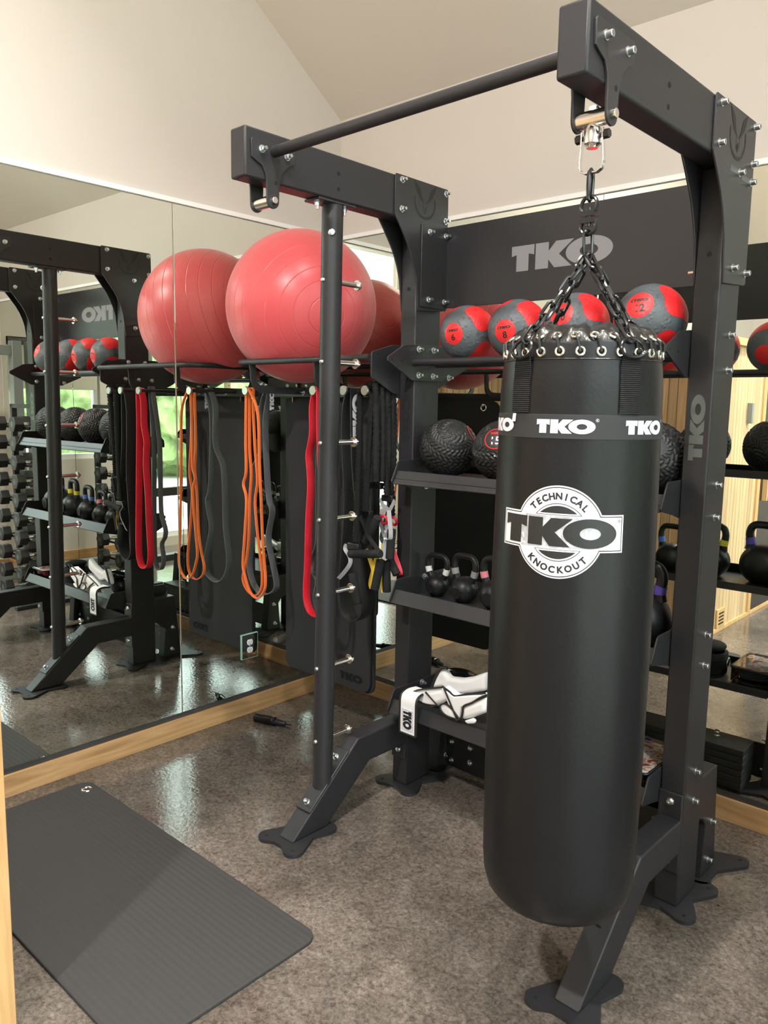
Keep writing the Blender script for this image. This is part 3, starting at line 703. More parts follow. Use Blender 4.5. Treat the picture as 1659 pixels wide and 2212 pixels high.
HG2 = [(0.9805, -0.75, 1.0886), (0.9146, -0.75, 0.9815)]
HG3 = [(0.8694, -0.77, 0.8581), (0.8985, -0.77, 0.7409)]
HG4 = [(0.9885, -0.74, 0.9242), (0.9597, -0.74, 0.8048)]
HG5 = [(0.98, -0.7, 0.9123), (0.9862, -0.7, 0.7922)]
HG6 = [(1.0241, -0.72, 1.0446), (1.0165, -0.72, 0.9294)]
HG7 = [(0.9756, -0.68, 0.9273), (1.0202, -0.68, 0.8618)]
ST1 = [(0.8449, -0.78, 0.9694), (0.8378, -0.78, 0.95), (0.8638, -0.78, 0.922), (0.8642, -0.78, 0.8957), (0.8353, -0.78, 0.8595), (0.8022, -0.78, 0.8275)]
ST1b = [(0.8457, -0.76, 0.93), (0.9287, -0.76, 1.0169), (0.8957, -0.76, 1.0855)]
ST1c = [(1.009, -0.765, 0.9587), (0.9404, -0.765, 1.0215), (0.9531, -0.765, 1.0896)]
ST4 = [(0.9203, -0.75, 0.9575), (0.9605, -0.75, 0.8798), (0.9494, -0.75, 0.8152)]
ST4b = [(0.9819, -0.745, 0.9652), (0.9689, -0.745, 0.9246), (0.9426, -0.745, 0.8343), (0.9484, -0.745, 0.8077)]
ST5 = [(0.9703, -0.71, 0.9801), (0.9743, -0.71, 0.8761), (0.9702, -0.71, 0.8228), (0.9778, -0.71, 0.7911)]
ST6 = [(0.9487, -0.7, 1.1555), (0.958, -0.7, 1.1279), (0.9877, -0.7, 1.1077), (0.9768, -0.7, 1.0576), (0.9827, -0.7, 1.0246), (0.9692, -0.7, 1.01), (0.9527, -0.7, 1.0496), (0.9484, -0.7, 1.0907), (0.9721, -0.7, 1.1164), (0.9928, -0.7, 1.1108), (1.0189, -0.7, 1.1517)]
ST6b = [(1.0206, -0.735, 1.1168), (1.033, -0.735, 1.0168), (1.0064, -0.735, 0.9981), (0.9991, -0.735, 0.9405), (1.0148, -0.735, 0.9273)]
ST7 = [(0.9903, -0.67, 0.9517), (1.0299, -0.67, 0.8736), (1.0201, -0.67, 0.859)]
CL2 = [(0.8649, -0.73, 1.0886), (0.9271, -0.73, 1.0951)]
CL4 = [(0.9501, -0.69, 1.1522), (1.0066, -0.69, 1.1574)]
CL1 = [(0.846, -0.77, 0.9631), (0.9073, -0.77, 0.9686)]
CL3 = [(0.8934, -0.7, 1.1973), (0.9529, -0.7, 1.2021)]
RINGA = [(0.9648, -0.71, 1.0727), (0.982, -0.71, 1.0746)]
RINGB = [(0.9668, -0.67, 1.0691), (1.0099, -0.67, 1.0635)]
G_A = [(1.15, 0.426), (1.1902, 0.4585), (1.2519, 0.4838), (1.3118, 0.5049), (1.3207, 0.4951), (1.3296, 0.4802), (1.3304, 0.4578), (1.2929, 0.4282), (1.2671, 0.4174), (1.2274, 0.4151), (1.1868, 0.4181)]
G_A1 = [(1.1646, 0.4346), (1.2045, 0.4668), (1.319, 0.5078)]
G_A2 = [(1.1646, 0.4346), (1.1784, 0.4312), (1.2012, 0.4267), (1.2415, 0.4237), (1.285, 0.4307), (1.2956, 0.4372), (1.2423, 0.4699)]
G_B = [(1.2409, 0.4659), (1.3177, 0.5039), (1.3402, 0.465), (1.2923, 0.4308)]
G_D = [(1.1999, 0.4487), (1.2208, 0.4994), (1.2398, 0.5294), (1.2615, 0.5384), (1.282, 0.515), (1.3416, 0.5249), (1.3869, 0.5417), (1.4485, 0.5762), (1.4494, 0.5064), (1.3439, 0.464), (1.3124, 0.4501), (1.2573, 0.4693)]
G_D1 = [(1.2052, 0.4532), (1.2218, 0.4955), (1.2427, 0.5348), (1.2642, 0.549), (1.2794, 0.5493)]
G_C = [(1.3197, 0.5079), (1.3748, 0.49), (1.4862, 0.5253), (1.4979, 0.5235), (1.4443, 0.4837), (1.4088, 0.4602), (1.4059, 0.427), (1.3985, 0.4077), (1.3842, 0.4034), (1.36, 0.4395)]
G_C1 = [(1.331, 0.5153), (1.3971, 0.4105)]
G_C2 = [(1.3199, 0.5121), (1.3518, 0.5017), (1.3771, 0.4914), (1.4294, 0.5124), (1.5073, 0.5368)]
G_C3 = [(1.5244, 0.5391), (1.4905, 0.5184), (1.4582, 0.4911), (1.4229, 0.4695), (1.4198, 0.4449), (1.4126, 0.4208), (1.3986, 0.4116)]
G_E = [(1.4161, 0.4625), (1.4534, 0.4865), (1.5145, 0.525), (1.513, 0.4684), (1.4554, 0.4333), (1.4119, 0.412)]
G_F = [(1.305, 0.4305), (1.3237, 0.4462), (1.3469, 0.4458), (1.394, 0.4095), (1.3693, 0.404), (1.3314, 0.4067)]
G_F1 = [(1.4061, 0.4161), (1.3679, 0.4476), (1.3383, 0.4548), (1.3176, 0.4403), (1.3267, 0.4221), (1.3545, 0.4112), (1.396, 0.4131)]
G_T = [(1.4242, 0.4148), (1.4615, 0.4359), (1.4737, 0.4294), (1.4682, 0.4177), (1.4386, 0.4072)]
G_S = [(1.149, 0.4368), (1.2252, 0.4628), (1.2319, 0.3853), (1.2298, 0.3047), (1.1691, 0.2822), (1.1562, 0.3362)]
G_L = [(1.1648, 0.3872), (1.2054, 0.3971), (1.2145, 0.3125), (1.1739, 0.3018)]
G_DISC = [(1.2915, 0.5241), (1.2171, 0.5055), (1.3634, 0.542), (1.2907, 0.5472), (1.2924, 0.5009)]

# ---------------------------------------------------------------- the punching bag
def rthing(name, label, cat, base, group=None): return thing(name, label, cat, r2w(base), TH, group)
BB = Vector((2.129, -1.322, .365)); BX, BY = BB.x, BB.y
bag = rthing('punching_bag', 'tall black vinyl punching bag with white emblem hanging on chains', 'punching bag', BB)
BP_ = [(.0, .365), (.10, .365), (.128, .368), (.150, .378), (.164, .396), (.172, .425), (.1755, .47), (.1775, .65), (.1785, .95), (.1775, 1.15), (.1745, 1.35), (.1725, 1.47), (.1715, 1.54), (.1685, 1.585), (.1655, 1.606), (.1650, 1.632), (.1635, 1.638)]
def bag_r(z):
    for (r0, z0), (r1, z1) in zip(BP_[1:], BP_[2:]):
        if z <= z1: return r0+(r1-r0)*max(0, (z-z0)/(z1-z0)) if z1 > z0 else r0
    return BP_[-1][0]
def on_bag(ang, z, d=0.):
    a = R(ang); r = bag_r(z)+d
    return Vector((BX+r*math.cos(a), BY+r*math.sin(a), z))
def bg_(name, mb, m, parent=None, smooth=35, bevel=0): return build(name, mb, M[m], parent or bag, BB, smooth, bevel)
mb = MB(); mb.lathe(BP_[1:], 96, (BX, BY, 0)); body = bg_('body', mb, 'leather', None, 60)
mb = MB(); mb.torus((BX, BY, 1.604), .1660, .0016, seg=80, ts=6); bg_('collar_seam', mb, 'leather2', body)
# puckered lid
mb = MB(); rings = []; nseg = 144
for r, z, am in ((.1625, 1.630, 0), (.158, 1.644, .003), (.150, 1.655, .006), (.138, 1.664, .007), (.120, 1.671, .006), (.095, 1.675, .004), (.06, 1.677, .001), (.02, 1.678, 0)):
    rings.append([mb.bm.verts.new((BX+r*math.cos(2*PI*k/nseg), BY+r*math.sin(2*PI*k/nseg), z+am*math.sin(13*2*PI*k/nseg+r*30)+am*.6*math.sin(29*2*PI*k/nseg))) for k in range(nseg)])
for a, b in zip(rings, rings[1:]):
    for k in range(nseg): mb.bm.faces.new((a[k], a[(k+1) % nseg], b[(k+1) % nseg], b[k]))
mb.bm.faces.new(rings[-1]); lid = bg_('lid', mb, 'leather2', None, 180)
NE = 26
em = MB(); em.torus((0, 0, 0), .0078, .0028, (1, 0, 0), 20, 8); eo = build('eyelet', em, M['brass'], bag)
first = True
cm = MB()
for k in range(NE):
    a0 = -62+360*k/NE
    p = on_bag(a0, 1.6185, .0012)-BB
    e = eo if first else dup(eo, bag); first = False
    e.location = p; e.rotation_euler = (0, 0, R(a0))
    a1 = a0-4; rr = .1545; p2 = Vector((BX+rr*math.cos(R(a1)), BY+rr*math.sin(R(a1)), 1.651))
    e2 = dup(eo, bag); e2.location = p2-BB; e2.rotation_euler = (0, R(-52), R(a1))
    q0 = on_bag(a0, 1.6185, .002); q1 = on_bag(a0-2, 1.642, .004); cm.tube([on_bag(a0, 1.6185, -.004), q0, q1, p2+Vector((0, 0, .003)), p2-Vector((0, 0, .004))], .0032, 6)
bg_('lacing_cord', cm, 'cord')
hm = MB()
for k in range(NE): 
    a0 = -62+360*k/NE; hm.cyl(on_bag(a0, 1.6185, -.001), on_bag(a0, 1.6185, .0008), .0065, None, 14)
bg_('eyelet_hole', hm, 'hole', body)['kind'] = 'stuff'
# printed band and its lettering
mb = MB(); mb.lathe([(bag_r(1.445)+.0002, 1.4455), (bag_r(1.445)+.0012, 1.446), (bag_r(1.493)+.0012, 1.4935), (bag_r(1.493)+.0002, 1.494)], 96, (BX, BY, 0))
for f in [f for f in mb.bm.faces if len(f.verts) > 4]: mb.bm.faces.remove(f)
pb = bg_('printed_band', mb, 'band', None, 60)
for k in range(6):
    ac = -69.5+60*k
    put('band_lettering', flat(logo_polys(), .16), lambda x, y, ac=ac: on_bag(ac+math.degrees((x-LOGO_W/2)*.118/LOGO_W/.173), 1.4565+y*.0275, .0018), M['white'], pb, BB)
    rg = [(ellipse(0, 0, .5, .5, 20), ellipse(0, 0, .42, .42, 20))]; tb = text_bm('R', .75, .01)
    for v in tb.verts: v.co.y -= .26
    put('registered_mark', [flat(rg), tb], lambda x, y, ac=ac: on_bag(ac+math.degrees((.0625+x*.0065)/.173), 1.4835+y*.0065, .0018), M['white'], pb, BB)
# emblem
EC, EZ = -71.0, 1.2565
def emb(d): return lambda x, y: on_bag(EC+math.degrees(x/.178), EZ+y, d)
RC, RW, RH = .0955, .1355, .0385
def badge(o): return [(ellipse(0, 0, RC-o, RC-o, 72), None), ([(-RW+o, -RH+o), (RW-o, -RH+o), (RW-o, RH-o), (-RW+o, RH-o)], None)]
eb = put('emblem', flat(badge(0), .005), emb(.0006), M['white'], body, BB)
put('emblem_line', flat(badge(.0030), .005), emb(.0010), M['ink'], eb, BB)
put('emblem_field', flat(badge(.0050), .005), emb(.0014), M['white'], eb, BB)
def cres(s, r, ylo):
    a = math.asin(ylo/r)
    return [(r*math.cos(a+(PI-2*a)*k/40), s*(r*math.sin(a+(PI-2*a)*k/40))) for k in range(41)]
for s in (1, -1):
    for r, yl, m, d in ((.0595, .0352, 'ink', .0018), (.0580, .0362, 'white', .0022), (.0545, .0390, 'ink', .0026)):
        put('emblem_crescent', flat([(cres(s, r, yl), None)], .005), emb(d), M[m], eb, BB)
put('emblem_lettering', flat(logo_polys(), .09), lambda x, y: emb(.0020)((x-LOGO_W/2)*.246/LOGO_W-.003, (y-.5)*.058), M['ink'], eb, BB)
tb = text_bm('R', .75, .01)
for v in tb.verts: v.co.y -= .26
put('registered_mark', [flat([(ellipse(0, 0, .5, .5, 20), ellipse(0, 0, .43, .43, 20))]), tb], lambda x, y: emb(.0020)(.1255+x*.0085, .0265+y*.0085), M['ink'], eb, BB)
def arc_text(word, r, mid, span, top):
    bms = []; n = len(word)
    for i, ch in enumerate(word):
        t = (i-(n-1)/2)/(n-1)*span
        b = text_bm(ch, .0190, .042)
        for v in b.verts:
            x, y = v.co.x, v.co.y-.0068
            a = R(mid-t) if top else R(mid+t)
            if top: ux, uy = math.sin(-(a-PI/2)), math.cos(a-PI/2); px, py = r*math.cos(a), r*math.sin(a); v.co.x, v.co.y = px+x*uy+y*ux, py-x*ux+y*uy
            else: rx, ry = math.cos(a), math.sin(a); px, py = r*rx, r*ry; v.co.x, v.co.y = px+x*(-ry)+y*(-rx), py+x*rx+y*(-ry)
        slice_bm(b, .006); bms.append(b)
    return bms
put('emblem_text', arc_text('TECHNICAL', .0745, 90, 92, True), emb(.0020), M['ink'], eb, BB)
put('emblem_text', arc_text('KNOCKOUT', .0765, 270, 88, False), emb(.0020), M['ink'], eb, BB)
# straps, rings and chains
APEX = Vector((BX+.003, BY, 1.832))
def link_pts(L, w, n=16):
    out = []
    for k in range(n):
        a = 2*PI*k/n; out.append((w*math.cos(a), (L/2-w)*(1 if math.sin(a) >= 0 else -1)+w*math.sin(a)))
    return out
def chain(mb, p0, p1, pitch, wire=.0037, w=.0094, tw=0., sag=0.):
    p0, p1 = Vector(p0), Vector(p1); d = (p1-p0); n = max(1, round(d.length/pitch)); d.normalize(); s = d.orthogonal().normalized(); u = d.cross(s)
    L = (p1-p0).length/n+2*wire*1.35
    for k in range(n):
        c_ = p0+(p1-p0)*((k+.5)/n)-Vector((0, 0, sag*math.sin(PI*(k+.5)/n))); an = tw+(k % 2)*PI/2+.25*math.sin(k*1.7); e1 = s*math.cos(an)+u*math.sin(an)
        mb.tube([c_+e1*a+d*b for a, b in link_pts(L, w)], wire, 7, True)
for k, ac in enumerate((-104, -27, 64, 154)):
    half = math.degrees(.0235/.175); mb = MB(); cols = 8; G = []
    zs = [1.4975, 1.52, 1.545, 1.57, 1.590, 1.603, 1.612]
    for d0 in (.0005, .0042):
        G.append([[mb.bm.verts.new(on_bag(ac+half*(2*j/cols-1)*(1-.25*max(0, (z-1.59)/.03)), z, d0+(.004*max(0, (z-1.58)/.03)))) for j in range(cols+1)] for z in zs])
    for g in G:
        for i in range(len(zs)-1):
            for j in range(cols): mb.bm.faces.new((g[i][j], g[i][j+1], g[i+1][j+1], g[i+1][j]))
    for i in range(len(zs)-1):
        for j in (0, cols): mb.bm.faces.new((G[0][i][j], G[0][i+1][j], G[1][i+1][j], G[1][i][j]))
    for i in (0, len(zs)-1):
        for j in range(cols): mb.bm.faces.new((G[0][i][j], G[0][i][j+1], G[1][i][j+1], G[1][i][j]))
    st = bg_('strap', mb, 'webrib', None, 60)
    a = R(ac); rad = Vector((math.cos(a), math.sin(a), 0)); tan = Vector((-math.sin(a), math.cos(a), 0)); c_ = on_bag(ac, 1.622, .011)
    mb = MB(); pts = [c_+tan*(.0275*math.cos(t))+Vector((0, 0, 1))*(.0235*math.sin(t)*(1 if math.sin(t) > 0 else .62))-rad*(.010*max(0, math.sin(t))) for t in [2*PI*q/28 for q in range(28)]]
    mb.tube(pts, .0036, 8, True); bg_('ring', mb, 'chain', st)
    mb = MB(); chain(mb, c_+Vector((0, 0, .021))-rad*.010, APEX, .0345, tw=k*.4, sag=.004); bg_('chain', mb, 'chain')
mb = MB(); chain(mb, APEX+Vector((0, 0, -.006)), (BX, BY, 1.876), .046, .0036, .0105, .3)
bg_('chain', mb, 'chain')
mb = MB()
mb.tube([(BX+.0175*math.cos(t), BY, 1.889+.016*math.sin(t)) for t in [R(q) for q in range(150, 391, 15)]], .0042, 8)
mb.box(BX-.017, BX+.017, BY-.0085, BY+.0085, 1.896, 1.906)
mb.tube([(BX+.0185*math.cos(t), BY, 1.932+.019*math.sin(t)) for t in [R(q) for q in range(-40, 221, 15)]], .0042, 8)
mb.box(BX-.016, BX+.016, BY-.0085, BY+.0085, 1.910, 1.921); mb.cyl((BX, BY, 1.890), (BX, BY, 1.928), .0065)
bg_('swivel', mb, 'chain')
mb = MB(); mb.tube([(BX, BY-.0, 1.942), (BX, BY-.006, 1.946), (BX, BY-.008, 1.955), (BX, BY-.0085, 1.985), (BX, BY-.007, 1.998), (BX, BY, 2.005), (BX, BY+.008, 2.000), (BX, BY+.010, 1.985), (BX, BY+.0085, 1.955), (BX, BY+.005, 1.946)], .0042, 9, True)
bg_('snap_hook', mb, 'chain')
mb = MB(); a = -109.5; q = [on_bag(a-1.6, 1.4945, .0022), on_bag(a+1.6, 1.4945, .0022), on_bag(a+2.4, 1.478, .006), on_bag(a-.8, 1.478, .006)]; mb.quad(*q)
tg = bg_('sewn_tag', mb, 'white', body, 0); sol = tg.modifiers.new('cloth', 'SOLIDIFY'); sol.thickness = .0008

# ---------------------------------------------------------------- big red ball on the cradle
vd = (Vector((.965, -.835, 1.775))-Vector((.355, -.577, 1.912))); vd.normalize()
eb_ = tag(build('exercise_ball', MB().sphere((0, 0, 0), .322, 96, 64), M['exball'], smooth=180), 'large red exercise ball resting on the black rail cradle in the mirrored corner', 'exercise ball')
eb_.location = (.355, -.577, 1.917); eb_.rotation_euler = vd.to_track_quat('Z', 'Y').to_euler()
mb = MB(); mb.lathe([(0, .3255), (.004, .3255), (.0055, .323), (.0055, .319)], 16); vp = build('valve_plug', mb, M['redcap'], eb_)

# ---------------------------------------------------------------- medicine balls
RIGHT, UP, FWD = _r2.copy(), _u2.copy(), _f.copy()
def cdir(a, b):     # direction as seen from the front of the rack: a to the right, b up
    c_ = math.sqrt(max(0., 1-a*a-b*b)); return (RIGHT*a+UP*b-FWD*c_).normalized()
def sph(e, upv, rad):
    t1 = upv.cross(e).normalized(); t2 = e.cross(t1).normalized()
    return lambda x, y: ((e+t1*x+t2*y).normalized()*rad)
def sl2(bm, st): slice_bm(bm, st, True); return bm
def poly_r(f, n=48): return [(f(2*PI*k/n)*math.cos(2*PI*k/n), f(2*PI*k/n)*math.sin(2*PI*k/n)) for k in range(n)]
_rot = Matrix.Rotation(-TH, 3, 'Z')
def med_ball(num, c, rad, L, U, label):
    o = tag(build('medicine_ball', MB().sphere((0, 0, 0), rad, 64, 40), M['medgrey'], smooth=180), label, 'medicine ball', 'medicine balls on the rail')
    o.location = r2w(c)
    L = cdir(*L); U0 = cdir(*U); U = (U0-L*U0.dot(L)).normalized(); W = L.cross(U)
    for e, upv in ((L, UP), (-L, UP)):
        d_ = put('label_disc', sl2(flat([(poly_r(lambda t: .40), None)]), .1), sph(e, upv, rad*1.004), M['red'], o)
        if e is L:
            f = sph(e, upv, rad*1.0075)
            tb = logo_polys(); tb2 = flat(tb, .2)
            put('label_logo', tb2, lambda x, y: f((x-LOGO_W/2)*.40/LOGO_W+.03+(y-.5)*.02, .08+y*.085), M['ink'], d_)
            sw = [(-.27, .13), (-.20, .19), (-.12, .205), (-.19, .165), (-.215, .13), (-.205, .09), (-.17, .07), (-.22, .08)]
            put('label_swoosh', flat([(sw, None)]), f, M['ink'], d_)
            put('label_number', text_bm(str(num), .30, .03), lambda x, y: f(x, y-.22), M['ink'], d_)
    for e in (U0, -U, W, -W):
        tw = L.cross(e).normalized()
        put('red_patch', sl2(flat([(poly_r(lambda t: .70*(1+.13*math.cos(4*t))), None)]), .12), (lambda e, upv: (lambda x, y: sph(e, upv, rad*1.004)(x, y)))(e, (L+tw).normalized()), M['red'], o)
    return o
# grey balls: (number, centre, radius, label direction, patch direction)
med_ball(6, (1.270, -.598, 1.7620), .0985, (-.61, -.18), (.47, .50), 'grey and red medicine ball numbered 6, next to the left upright')
med_ball(8, (1.481, -.598, 1.7645), .1010, (-.58, -.22), (.46, .42), 'grey and red medicine ball numbered 8')
med_ball(10, (1.702, -.598, 1.7655), .1030, (-.66, .20), (.46, .46), 'grey and red medicine ball numbered 10, behind the chains')
med_ball(12, (1.945, -.598, 1.7680), .1060, (-.56, .26), (.57, .40), 'grey and red medicine ball numbered 12, next to the right upright')

# ---------------------------------------------------------------- slam balls
def slam_ball(c, rad, L, txt, label, spin):
    root = thing('slam_ball', label, 'slam ball', r2w(c), TH, 'slam balls on the top shelf')
    mb = MB().sphere((0, 0, 0), rad, 240, 130)
    e0 = Matrix.Rotation(TH, 3, 'Z').transposed() @ cdir(*L) if L else None; inv = (Matrix.Rotation(spin[2], 3, 'Z') @ Matrix.Rotation(spin[1], 3, 'Y') @ Matrix.Rotation(spin[0], 3, 'X'))
    for v in mb.bm.verts:                 # raised chevron tread lugs
        n_ = v.co.normalized(); lon = math.atan2(n_.y, n_.x); lat = math.asin(max(-1, min(1, n_.z)))
        zig = abs((lat*2.1) % 1-.5); q = (lon*4.7747*(1 if abs(lat) < .95 else .5)+zig*2.6) % 1; bar = max(0, min(1, (.31-abs(q-.31))/.10))
        u_ = (lat*8.4) % 1; sg = max(0, min(1, (.5-abs(u_-.5)-.05)/.09)); h = bar*sg*(1 if abs(lat) < 1.35 else 0)
        if e0 is not None and (inv @ n_).dot(e0) > .90: h = .6
        v.co = n_*(rad-.0032+.0032*h)
    b = build('shell', mb, M['slam'], root, smooth=180); b.rotation_euler = spin
    if L:
        e = cdir(*L); up = UP
        d_ = put('label_disc', sl2(flat([(poly_r(lambda t: .37), None)]), .1), sph(e, up, rad*1.006), M['ink'], root)
        put('label_ring', flat([(poly_r(lambda t: .37), poly_r(lambda t: .335))]), sph(e, up, rad*1.010), M['red'], d_)
        put('label_logo', flat(logo_polys(), .2), lambda x, y: sph(e, up, rad*1.012)((x-LOGO_W/2)*.34/LOGO_W, .14+y*.075), M['red'], d_)
        put('label_number', text_bm(txt, .36, .012), lambda x, y: sph(e, up, rad*1.012)(x, y-.20), M['white'], d_)
        v = MB(); p = e*rad; q = (e-up*.55).normalized()*rad; v.sphere(q, .004, 10, 8); build('valve', v, M['zinc'], root)
    return root
slam_ball((1.192, -.592, 1.3525), .1075, (.84, .46), '10', 'black tread-patterned slam ball at the left end of its shelf', (.5, .55, .2))
slam_ball((1.436, -.592, 1.3535), .1085, (-.38, .34), '15', 'black slam ball with a red-ringed label numbered 15', (.3, -.4, .9))
slam_ball((1.690, -.592, 1.3550), .1100, None, '', 'black slam ball hidden behind the punching bag', (1.2, .2, .4))
slam_ball((1.968, -.592, 1.3590), .1140, None, '', 'black slam ball at the right end of its shelf beside the right upright', (.9, .9, .1))

# ---------------------------------------------------------------- kettlebells
def kettlebell(x, y, rad, h, w, bandm, label):
    z0 = .786; root = thing('kettlebell', label, 'kettlebell', r2w((x, y, z0)), TH+R(5)+random.uniform(-.1, .1), 'kettlebells on the middle shelf')
    t = h*.062
    mb = MB(); prof = []
    for k in range(15):
        a = -PI/2+.52+(PI-.70)*k/14; prof.append((rad*math.cos(a), rad*.93+rad*.97*math.sin(a)))
    zb = prof[0][1]; prof = [(0, 0)]+[(prof[0][0]*.96, 0)]+[(r, z-zb+.003) for r, z in prof]
    top = prof[-1][1]; prof.append((0, top+.002)); mb.lathe(prof, 40); bd = build('bell', mb, M['kb'], root, smooth=50)
    mb = MB(); mb.cyl((0, -rad*.985+.0, rad*.78), (0, -rad*.995-.0012, rad*.78), rad*.40, None, 28); build('face_disc', mb, M['kb'], bd)
    zt = h-t; zs = top-rad*.30; hw = w/2-t
    pts = [(-rad*.62, 0, zs), (-hw*.90, 0, zs+(zt-zs)*.30), (-hw, 0, zs+(zt-zs)*.62), (-hw*.90, 0, zs+(zt-zs)*.87), (-hw*.62, 0, zt-.001), (-hw*.25, 0, zt+.001), (hw*.25, 0, zt+.001), (hw*.62, 0, zt-.001), (hw*.90, 0, zs+(zt-zs)*.87), (hw, 0, zs+(zt-zs)*.62), (hw*.90, 0, zs+(zt-zs)*.30), (rad*.62, 0, zs)]
    sm = []
    for i in range(len(pts)-1):
        for q in range(4):
            p0 = pts[max(0, i-1)]; p1 = pts[i]; p2 = pts[i+1]; p3 = pts[min(len(pts)-1, i+2)]; s = q/4
            sm.append(tuple(.5*((2*b)+(-a+c2)*s+(2*a-5*b+4*c2-d)*s*s+(-a+3*b-3*c2+d)*s**3) for a, b, c2, d in zip(p0, p1, p2, p3)))
    sm.append(pts[-1])
    n = len(sm); sc = [1+.28*(abs(2*i/(n-1)-1)**4) for i in range(n)]
    mb = MB(); mb.tube(sm, t, 14, False, sc); hd = build('handle', mb, M['kb'], root, smooth=60)
    for sl_ in (sm[3:7], sm[n-7:n-3]):
        mb = MB(); mb.tube(sl_, t*1.22, 16); build('colour_band', mb, bandm, hd, smooth=60)
def bandmat(n, c): return mat(n, c, .45)
kettlebell(1.150, -.585, .0455, .165, .114, bandmat('white band', (.75, .74, .72)), 'small black kettlebell with white bands on its handle')
kettlebell(1.280, -.585, .0520, .182, .120, bandmat('grey band', (.25, .26, .28)), 'black kettlebell with grey bands on its handle')
kettlebell(1.417, -.585, .0570, .192, .124, bandmat('pink band', (.72, .22, .26)), 'black kettlebell with pink bands on its handle')
kettlebell(1.578, -.585, .0650, .210, .130, bandmat('blue band', (.06, .16, .50)), 'black kettlebell with blue bands, behind the punching bag')
kettlebell(1.760, -.585, .0760, .236, .138, bandmat('yellow band', (.60, .52, .03)), 'black kettlebell with yellow bands on its handle')
kettlebell(1.968, -.585, .0900, .262, .150, bandmat('purple band', (.10, .06, .38)), 'largest black kettlebell, with purple bands, at the right end of the shelf')

# ---------------------------------------------------------------- smooth path helper
def smooth(pts, closed=False, k=4):
    n = len(pts); out = []
    for i in range(n if closed else n-1):
        g = (lambda j: pts[j % n]) if closed else (lambda j: pts[max(0, min(n-1, j))])
        p0, p1, p2, p3 = g(i-1), g(i), g(i+1), g(i+2)
        for q in range(k):
            s = q/k
            out.append(tuple(.5*((2*b)+(-a+c_)*s+(2*a-5*b+4*c_-d)*s*s+(-a+3*b-3*c_+d)*s**3) for a, b, c_, d in zip(p0, p1, p2, p3)))
    if not closed: out.append(tuple(pts[-1]))
    return out
PEGZ = 1.5585
def band_loop(name, label, path, y, w, t, m, px, group=None, drift=0.):
    """latex loop hanging over the peg at x=px; path runs down one side and up the other as (x, z)"""
    pts = [(x, z) for x, z in path]
    rp = .0095+t/2
    top = [(px+rp*math.cos(R(a)), PEGZ+rp*math.sin(R(a))) for a in (0, 45, 90, 135, 180)]
    body_ = [p for p in pts if p[1] < PEGZ-.02]
    allp = smooth([(x, z) for x, z in top]+body_, True, 5)
    zlo = min(p[1] for p in pts)
    P3 = [(x, y+drift*(PEGZ-z)/(PEGZ-zlo), z) for x, z in allp]
    base = Vector((px, y, zlo)); root = thing(name, label, 'resistance band', base, 0, group)
    mb = MB(); mb.ribbon(P3, w, t, (0, 1, 0), True); o = build('loop', mb, m, root, base, 180, .0006)
    return root, base, P3
bp1 = band_loop('resistance_band', 'thin orange loop band nearest the tip of the leftmost peg', ORA, -.768, .013, .0045, M['orange'], .226, 'loop bands on the pegs')
mb = MB(); mb.box(.2195-.0108, .2195-.0098, -.7735, -.7625, 1.02, 1.05)
bp2 = band_loop('resistance_band', 'second thin orange loop band on the leftmost peg, just behind the first', ORB, -.748, .013, .0045, M['orange'], .226, 'loop bands on the pegs')
bp3 = band_loop('resistance_band', 'wide grey loop band behind the orange bands on the leftmost peg', GRA, -.655, .032, .0045, M['greyband'], .226, 'loop bands on the pegs')
bp4 = band_loop('resistance_band', 'wide red loop band hanging on the second peg from the corner', REDL, -.764, .036, .0048, M['redband'], .661, 'loop bands on the pegs')
bp5 = band_loop('resistance_band', 'grey loop band behind the red band on the second peg', GRB, -.700, .026, .0045, M['greyband'], .661, 'loop bands on the pegs')
bp6 = band_loop('resistance_band', 'extra wide black loop band with white lettering beside the peg post', BLKL, -.735, .064, .0048, M['blackband'], .832, 'loop bands on the pegs')
def strand_text(bp, xsel, y, w, z0, length, side=1):
    root, base, P3 = bp
    pts = sorted([(z, x) for x, _, z in P3 if (x > xsel if side > 0 else x < xsel)])
    def xat(z):
        for (za, xa), (zb, xb_) in zip(pts, pts[1:]):
            if za <= z <= zb: return xa+(xb_-xa)*(z-za)/max(1e-6, zb-za)
        return pts[-1][1]
    put('lettering', flat(logo_polys(), .2), lambda u, v: Vector((xat(z0+u*length/LOGO_W)+.0036, y+w/2-v*w, z0+u*length/LOGO_W)), M['white'], root, base)
strand_text(bp6, .832, -.735, .050, 1.385, .16)
strand_text(bp3, .24, -.655, .024, 1.475, .085)

# ---------------------------------------------------------------- sleeved resistance tubes
def ruffled(mb, pts, r):
    P = smooth(pts, False, 18); sc = [1+(.15 if i % 2 else -.12)+random.uniform(-.09, .09) for i in range(len(P))]
    mb.tube(P, r, 12, False, sc)
def grip(parent, base, p, r=.0165, m='foam'):
    a, b = Vector(p[0]), Vector(p[-1]); mb = MB(); mb.cyl(a, b, r, None, 20); return build('grip', mb, M[m], parent, base, 50, .003)
def strap_(parent, base, p, m, w=.016):
    d = (Vector(p[-1])-Vector(p[0])).normalized(); v = Vector((-.66, .74, 0))
    mb = MB(); mb.ribbon(smooth(p, False, 4), w, .0022, tuple(d.cross(v).normalized())); return build('strap', mb, M[m], parent, base, 60)
def clip_(parent, base, p):
    a, b = Vector(p[0]), Vector(p[-1]); mb = MB(); mb.box(min(a.x, b.x), max(a.x, b.x), a.y-.012, a.y+.012, (a.z+b.z)/2-.0125, (a.z+b.z)/2+.0125); return build('clip', mb, M['blackplastic'], parent, base, 40, .004)
TOPX = .947
